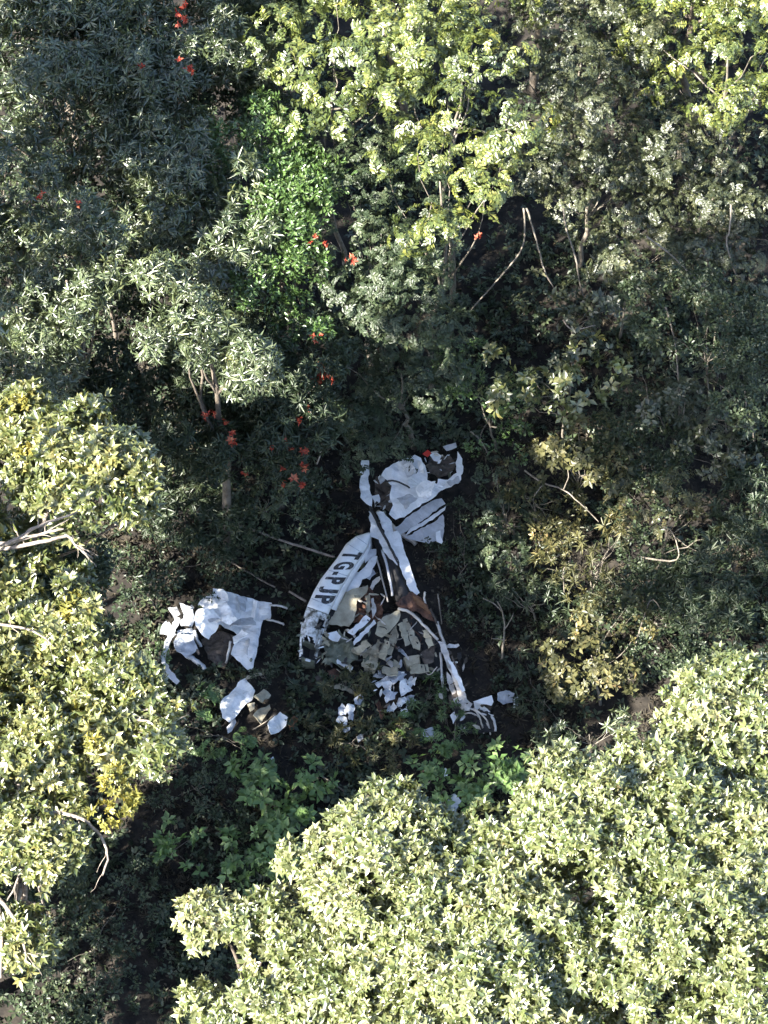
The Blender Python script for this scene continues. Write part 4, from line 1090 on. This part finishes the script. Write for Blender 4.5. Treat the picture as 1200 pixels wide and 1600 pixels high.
for i, (x, y, r, hh, m) in enumerate([(534, 1110, 8, .4, 'blue'), (547, 1108, 8, .45, 'white'), (534, 1128, 9, .35, 'white'), (549, 1120, 6, .4, 'blue'), (541, 1138, 6, .3, 'blue')]):
    n = 11
    a0 = pr.uniform(0, 6)
    sheet('skin', H([(x + r * pr.uniform(.6, 1.1) * math.cos(a0 + 2 * math.pi * k / n), y + r * 1.2 * pr.uniform(.6, 1.1) * math.sin(a0 + 2 * math.pi * k / n)) for k in range(n)], c(hh)), m, s3, .12, 2.2, res=.1, seed=120 + i)
piece('airplane_scrap', [(553, 1092), (562, 1084), (568, 1092), (562, 1102), (555, 1100)], (.2, .4), 'blue', 'lone pale scrap between the two blue-white heaps', 'scrap', GS, crumple=.06, res=.1, seed=130)
piece('airplane_scrap', [(556, 1152), (566, 1146), (568, 1154), (560, 1160)], (.1, .3), 'grey', 'small grey scrap below the small blue heap', 'scrap', GS, crumple=.05, res=.1, seed=131)
piece('airplane_scrap', [(776, 1084), (790, 1078), (804, 1084), (802, 1096), (786, 1100), (777, 1094)], (.2, .4), 'blue', 'dim blue-grey scrap right of the brilliant white box', 'scrap', GS, crumple=.10, res=.1, seed=132)
piece('airplane_scrap', [(802, 1092), (810, 1088), (811, 1104), (804, 1106)], (.2, .4), 'white', 'tiny white scrap rightmost of all the wreckage', 'scrap', GS, crumple=.05, res=.1, seed=133)
piece('airplane_scrap', [(662, 1140), (676, 1136), (682, 1148), (672, 1156), (662, 1150)], (.15, .35), 'blue', 'blue-grey scrap among weeds left of the crushed nose', 'scrap', GS, crumple=.07, res=.1, seed=134)
piece('airplane_scrap', [(700, 1244), (710, 1240), (720, 1252), (714, 1264), (710, 1284), (702, 1270)], (.3, .6), 'blue', 'blue-grey crumpled scrap at the tip of the near crown', 'scrap', GS, crumple=.09, res=.1, seed=135)
piece('airplane_scrap', [(690, 1206), (696, 1200), (700, 1206), (698, 1214), (691, 1213)], (.4, .6), 'white', 'small white scrap between the two bright green bushes', 'scrap', GS, crumple=.04, res=.08, seed=136)
piece('airplane_scrap', [(515, 1073), (530, 1068), (548, 1076), (560, 1086), (546, 1082), (530, 1076)], (.15, .35), 'tan', 'curved tan strip on the ground below the lettered wing', 'scrap', GS, crumple=.05, res=.1, seed=137)
piece('airplane_scrap', [(512, 1048), (528, 1044), (536, 1054), (520, 1062)], (.1, .3), 'rust', 'red-brown scrap below the lettered wing', 'scrap', GS, crumple=.06, res=.1, seed=138)
piece('airplane_scrap', [(492, 1058), (505, 1054), (508, 1064), (496, 1068)], (.1, .3), 'darkbrown', 'sooty scrap just below the torn end of the lettered wing', 'scrap', GS, crumple=.06, res=.1, seed=139)
piece('airplane_scrap', [(586, 1100), (592, 1092), (600, 1112), (596, 1124)], (.1, .3), 'rust', 'red-brown scrap left below the large blue-white heap', 'scrap', GS, crumple=.06, res=.1, seed=140)

# splinters inside the broken parts
def splinters(parent, n, box, hr, mats, seed, rr=(4, 13)):
    pr = random.Random(seed)
    for i in range(n):
        x, y = pr.uniform(box[0], box[2]), pr.uniform(box[1], box[3])
        h = pr.uniform(*hr)
        r = pr.uniform(*rr); w_ = r * pr.uniform(.12, .42); a = pr.uniform(0, 3.14)
        ca, sa = math.cos(a), math.sin(a)
        k = pr.choice((4, 5, 6)); o = []; sl_ = pr.uniform(-.045, .045)
        for j in range(k):
            t = 2 * math.pi * (j + pr.uniform(-.25, .25)) / k
            u, v = r * math.cos(t) * pr.uniform(.7, 1.1), w_ * math.sin(t) * pr.uniform(.6, 1.2)
            o.append((x + u * ca - v * sa, y + (u * sa + v * ca) * .85, h + u * sl_))
        sheet('splinter', o, pr.choice(mats), parent, .05, 2.5, res=.14, seed=300 + seed * 40 + i, thick=.015)
splinters(cab, 48, (505, 985, 600, 1048), (.35, .85), ('olivep', 'tan', 'tan', 'darkbrown', 'tan', 'black', 'alu'), 1)
splinters(cab, 40, (590, 965, 690, 1050), (.3, .8), ('tan', 'tan', 'darkbrown', 'black', 'alu', 'tan', 'blue'), 2)
splinters(cab, 14, (552, 925, 598, 975), (.45, .8), ('rust', 'rust', 'tan', 'darkbrown', 'alu', 'black'), 3)
splinters(cab, 16, (686, 1000, 728, 1095), (.5, .95), ('alu', 'white', 'darkbrown', 'black'), 4)
splinters(tail, 16, (586, 745, 618, 803), (.7, 1.1), ('darkbrown', 'black', 'grey', 'darkbrown', 'white'), 5, (3, 8))
splinters(tail, 18, (664, 706, 716, 745), (1.0, 1.35), ('darkbrown', 'black', 'white', 'grey', 'alu'), 6, (3, 8))
splinters(wing, 30, (468, 965, 504, 1036), (.9, 1.2), ('black', 'dirty', 'white', 'grey', 'olivep', 'darkbrown'), 7, (3, 9))
splinters(eng, 18, (704, 1092, 770, 1140), (.5, .9), ('black', 'alu', 'darkbrown', 'grey', 'white'), 8, (3, 9))
splinters(s2, 20, (585, 1052, 650, 1112), (.5, .8), ('white', 'blue', 'grey', 'black', 'darkbrown'), 9, (3, 9))
splinters(lw, 14, (255, 945, 330, 1020), (.9, 1.2), ('grey', 'white', 'darkbrown', 'blue'), 10, (3, 8))

# skin joints across the lettered wing
for t in (.10, .19, .40, .56, .64):
    bm = bmesh.new()
    A = [[bm.verts.new(wing_pt(t + dt, .02 + .76 * j / 10, .019)) for j in range(11)] for dt in (0, .0055)]
    for j in range(10): bm.faces.new((A[0][j], A[0][j + 1], A[1][j + 1], A[1][j]))
    me = bpy.data.meshes.new('skin_joint'); bm.to_mesh(me); bm.free()
    link('skin_joint', me, M['blue'], wing)

for i, (o_, hh, sx, sy, m) in enumerate([
    ([(626, 728), (642, 720), (650, 738), (636, 746)], 1.5, .012, -.012, 'grey'),
    ([(636, 750), (652, 742), (660, 752), (642, 766)], 1.42, -.01, .012, 'white'),
    ([(620, 780), (640, 772), (652, 778), (634, 796)], 1.2, .01, .01, 'grey'),
    ([(652, 718), (660, 722), (664, 740), (656, 738)], 1.6, .02, 0, 'white'),
    ([(698, 752), (716, 744), (719, 751), (704, 760)], 1.3, 0, .02, 'grey')]):
    sheet('fold', [(x, y, hh + (x - o_[0][0]) * sx + (y - o_[0][1]) * sy) for x, y in o_], m, tail, .06, 1.6, res=.1, seed=430 + i)
pr = random.Random(12)
for i in range(12):         # torn control cables and wires
    x, y = pr.uniform(560, 690), pr.uniform(950, 1050)
    pts = [(x, y, pr.uniform(.7, 1.0))]
    for k in range(3):
        x += pr.uniform(-18, 18); y += pr.uniform(-8, 18)
        pts.append((x, y, pr.uniform(.5, 1.0) * (1 - .2 * k)))
    rod('cable', pts, .018, pr.choice(('black', 'darkbrown', 'alu', 'rust')), cab, seed=i)

for i, (o_, hh, sx, sy) in enumerate([
    ([(592, 1028), (600, 1000), (609, 1002), (602, 1032)], .85, .01, .004), ([(622, 975), (631, 972), (642, 1005), (633, 1010)], .95, -.008, 0),
    ([(568, 1030), (590, 1036), (586, 1047), (565, 1041)], .7, .01, .01), ([(640, 1040), (668, 1037), (671, 1049), (642, 1053)], .7, 0, .015),
    ([(600, 1040), (622, 1043), (620, 1055), (597, 1051)], .65, .006, .01), ([(660, 985), (669, 982), (678, 1008), (669, 1013)], .9, .01, 0),
    ([(552, 1012), (572, 1000), (580, 1008), (560, 1022)], .8, .008, -.01)]):
    sheet('cabin_slat', [(x, y, hh + (x - o_[0][0]) * sx + (y - o_[0][1]) * sy) for x, y in o_], 'tan', cab, .05, 1.4, res=.1, seed=460 + i, thick=.03)

# ------------------------------------------------------------------ sticks, lianas, flowers
GP = 'bare fallen sticks and poles'
def stick(name, pts, r0, r1, label, cat, group, mat='vine', seed=0, forks=()):
    b = P(*pts[0])
    t = root(name, Vector((b.x, b.y, max(0, min(p[2] for p in pts)))), label, cat, group)
    bough(t, pts, r0, r1, mat, 'stem', seed, 6)
    for k, f in enumerate(forks):
        bough(t, f, r0 * .6, r1 * .7, mat, 'twig', seed + 50 + k, 5)
    return t
stick('fallen_pole', [(350, 812, .3), (430, 841, .45), (480, 857, .5), (522, 870, .6)], .045, .05, 'thin pale pole lying from the dark left towards the lettered wing', 'pole', GP, 'palebark', 1)
stick('fallen_pole', [(330, 858, .15), (380, 890, .2), (430, 918, .3)], .04, .03, 'dim thin pole lying above the crumpled wing on the left', 'pole', GP, 'vine', 2)
stick('fallen_pole', [(452, 924, .4), (478, 940, .55)], .045, .045, 'short pale pole poking out left of the lettered wing', 'pole', GP, 'palebark', 3)
stick('sapling', [(783, 1040, 0), (786, 1010, .8), (788, 975, 1.6), (784, 955, 2.1), (778, 940, 2.5)], .05, .02, 'small forked pale dead sapling right of the cabin', 'sapling', GP, 'vine', 4,
      [[(787, 985, 1.4), (796, 972, 1.7), (802, 958, 2.0)], [(784, 955, 2.1), (770, 942, 2.2), (755, 935, 2.3)], [(786, 1000, 1.0), (776, 998, 1.1), (768, 998, 1.1)]])
stick('dead_branch', [(735, 675, 1.2), (748, 685, 1.6), (758, 700, 1.4), (762, 712, 1.2)], .03, .02, 'short pale dead branch above right of the plane tail', 'branch', GP, 'vine', 5)
stick('dead_branch', [(1118, 655, 4), (1140, 657, 4.4), (1162, 650, 4.8), (1165, 620, 5.2), (1160, 600, 5.4)], .05, .025, 'crooked pale dead branch near the right edge', 'branch', GP, 'vine', 6,
      [[(1164, 645, 4.9), (1175, 665, 4.6), (1178, 690, 4.2)]])
stick('dead_branch', [(820, 735, 3), (850, 755, 3.3), (880, 765, 3.5), (905, 785, 3.4), (935, 815, 3.1)], .04, .02, 'pale crooked branch across the olive shrub', 'branch', GP, 'vine', 7,
      [[(850, 755, 3.3), (842, 765, 3.2), (835, 775, 3.1)], [(880, 765, 3.5), (888, 745, 3.8), (886, 730, 4.0)]])
stick('dead_branch', [(1000, 870, 3), (1040, 876, 3.4), (1060, 872, 3.6), (1056, 845, 3.9), (1045, 825, 4.1)], .045, .02, 'pale bent branch under the olive yellow shrub', 'branch', GP, 'vine', 8)
stick('dead_branch', [(860, 875, 2.6), (880, 865, 3), (892, 872, 3), (880, 890, 2.8), (882, 925, 2.2)], .035, .02, 'pale dead twigs on the half-dead olive brown shrub', 'branch', GP, 'vine', 9)
stick('dead_branch', [(505, 620, 5), (508, 650, 4.8), (505, 690, 4.2), (495, 725, 3.6)], .05, .03, 'pale bent branch beside the red flowers', 'branch', GP, 'palebark', 10,
      [[(507, 640, 4.9), (495, 655, 4.7), (488, 640, 4.8)]])
stick('dead_branch', [(990, 1020, 2), (1015, 940, 3.2), (1035, 955, 3.0)], .03, .02, 'bent bare twig above the dull dark shrub', 'branch', GP, 'vine', 11)
stick('fallen_pole', [(500, 1210, .2), (540, 1238, .3)], .04, .03, 'short dim pole lying just above the rounded near crown', 'pole', GP, 'vine', 12)
stick('fallen_pole', [(395, 1140, .2), (415, 1128, .4), (430, 1116, .6)], .03, .02, 'thin stick across the blunt white scrap', 'pole', GP, 'vine', 13)
GL = 'lianas hanging in the dark hollow'
LI = [
 ('long pale liana hanging down the left of the dark hollow', [(818, 325, 9), (820, 360, 8), (812, 395, 7), (775, 440, 5.6), (735, 485, 4.6)]),
 ('pale liana hanging through the middle of the dark hollow', [(880, 325, 9), (885, 360, 8.2), (900, 405, 7.2), (905, 440, 6.4), (925, 520, 4.6)]),
 ('thin liana dropping beside the long pale one in the hollow', [(823, 325, 9), (838, 375, 7.8), (850, 420, 6.6), (865, 450, 6)]),
 ('liana slanting across the right of the dark hollow', [(1010, 370, 8.5), (1050, 400, 7.8), (1090, 440, 7.0)]),
 ('pale liana hanging near the right edge of the hollow', [(1142, 320, 9), (1140, 360, 8.4), (1135, 380, 8), (1150, 430, 7)]),
 ('dim liana hanging below the fine-leaved canopy', [(1040, 480, 7), (1055, 540, 6), (1060, 600, 5)]),
]
for i, (lab, pts) in enumerate(LI):
    stick('liana', pts, .04, .03, lab, 'liana', GL, 'vine', 30 + i)
stick('dead_branch', [(880, 500, 6.2), (895, 515, 6.2), (930, 508, 6.4)], .035, .02, 'pale dead branch lying across the leaves in front of the hollow', 'branch', GP, 'palebark', 40)

# flowers: parts of the trees they grow on
FL = {'s7': [(505, 580, 8.0, .34), (493, 590, 7.8, .22), (500, 600, 7.8, .2), (472, 656, 7.3, .2), (470, 703, 6.9, .22), (455, 706, 6.8, .16), (477, 730, 6.6, .22), (460, 753, 6.3, .26), (440, 757, 6.2, .14), (365, 692, 8.2, .22), (362, 680, 8.2, .16), (385, 740, 7.4, .14), (448, 690, 7.4, .16), (425, 700, 7.6, .14), (500, 570, 8.2, .18), (514, 592, 7.8, .18), (480, 640, 7.6, .14), (350, 660, 8.4, .14), (440, 735, 7.0, .14)],
      's9': [(490, 373, 11.5, .2), (508, 378, 11.2, .15), (546, 402, 10.4, .2), (497, 525, 10.0, .16)],
      's6': [(330, 648, 9.2, .22), (318, 652, 9.1, .15)],
      's5': [(283, 104, 13.6, .26), (282, 30, 14, .22), (285, 8, 14, .26), (220, 105, 13.7, .16)],
      's8': [(62, 310, 14, .2)], 's3': [(120, 318, 16.6, .16)], 'f5': [(748, 370, 11.9, .15)]}
fr = np.random.default_rng(5)
for k, lst in FL.items():
    for (x, y, h, s) in lst:
        t = TREES[k]
        pos = np.array([P(x, y, h + 1.1)] * 3) + fr.normal(size=(3, 3)) * s * .45
        me = leaves_mesh('flower', 'whorl', pos, frames(unit(fr.normal(size=(3, 3)) + np.array([0, -.4, 1.])), fr), np.array([s, s * .8, s * .7]), fr.uniform(0, 1, 3), fr.integers(0, 8, 3))
        link('flower', me, M['petal'], t)
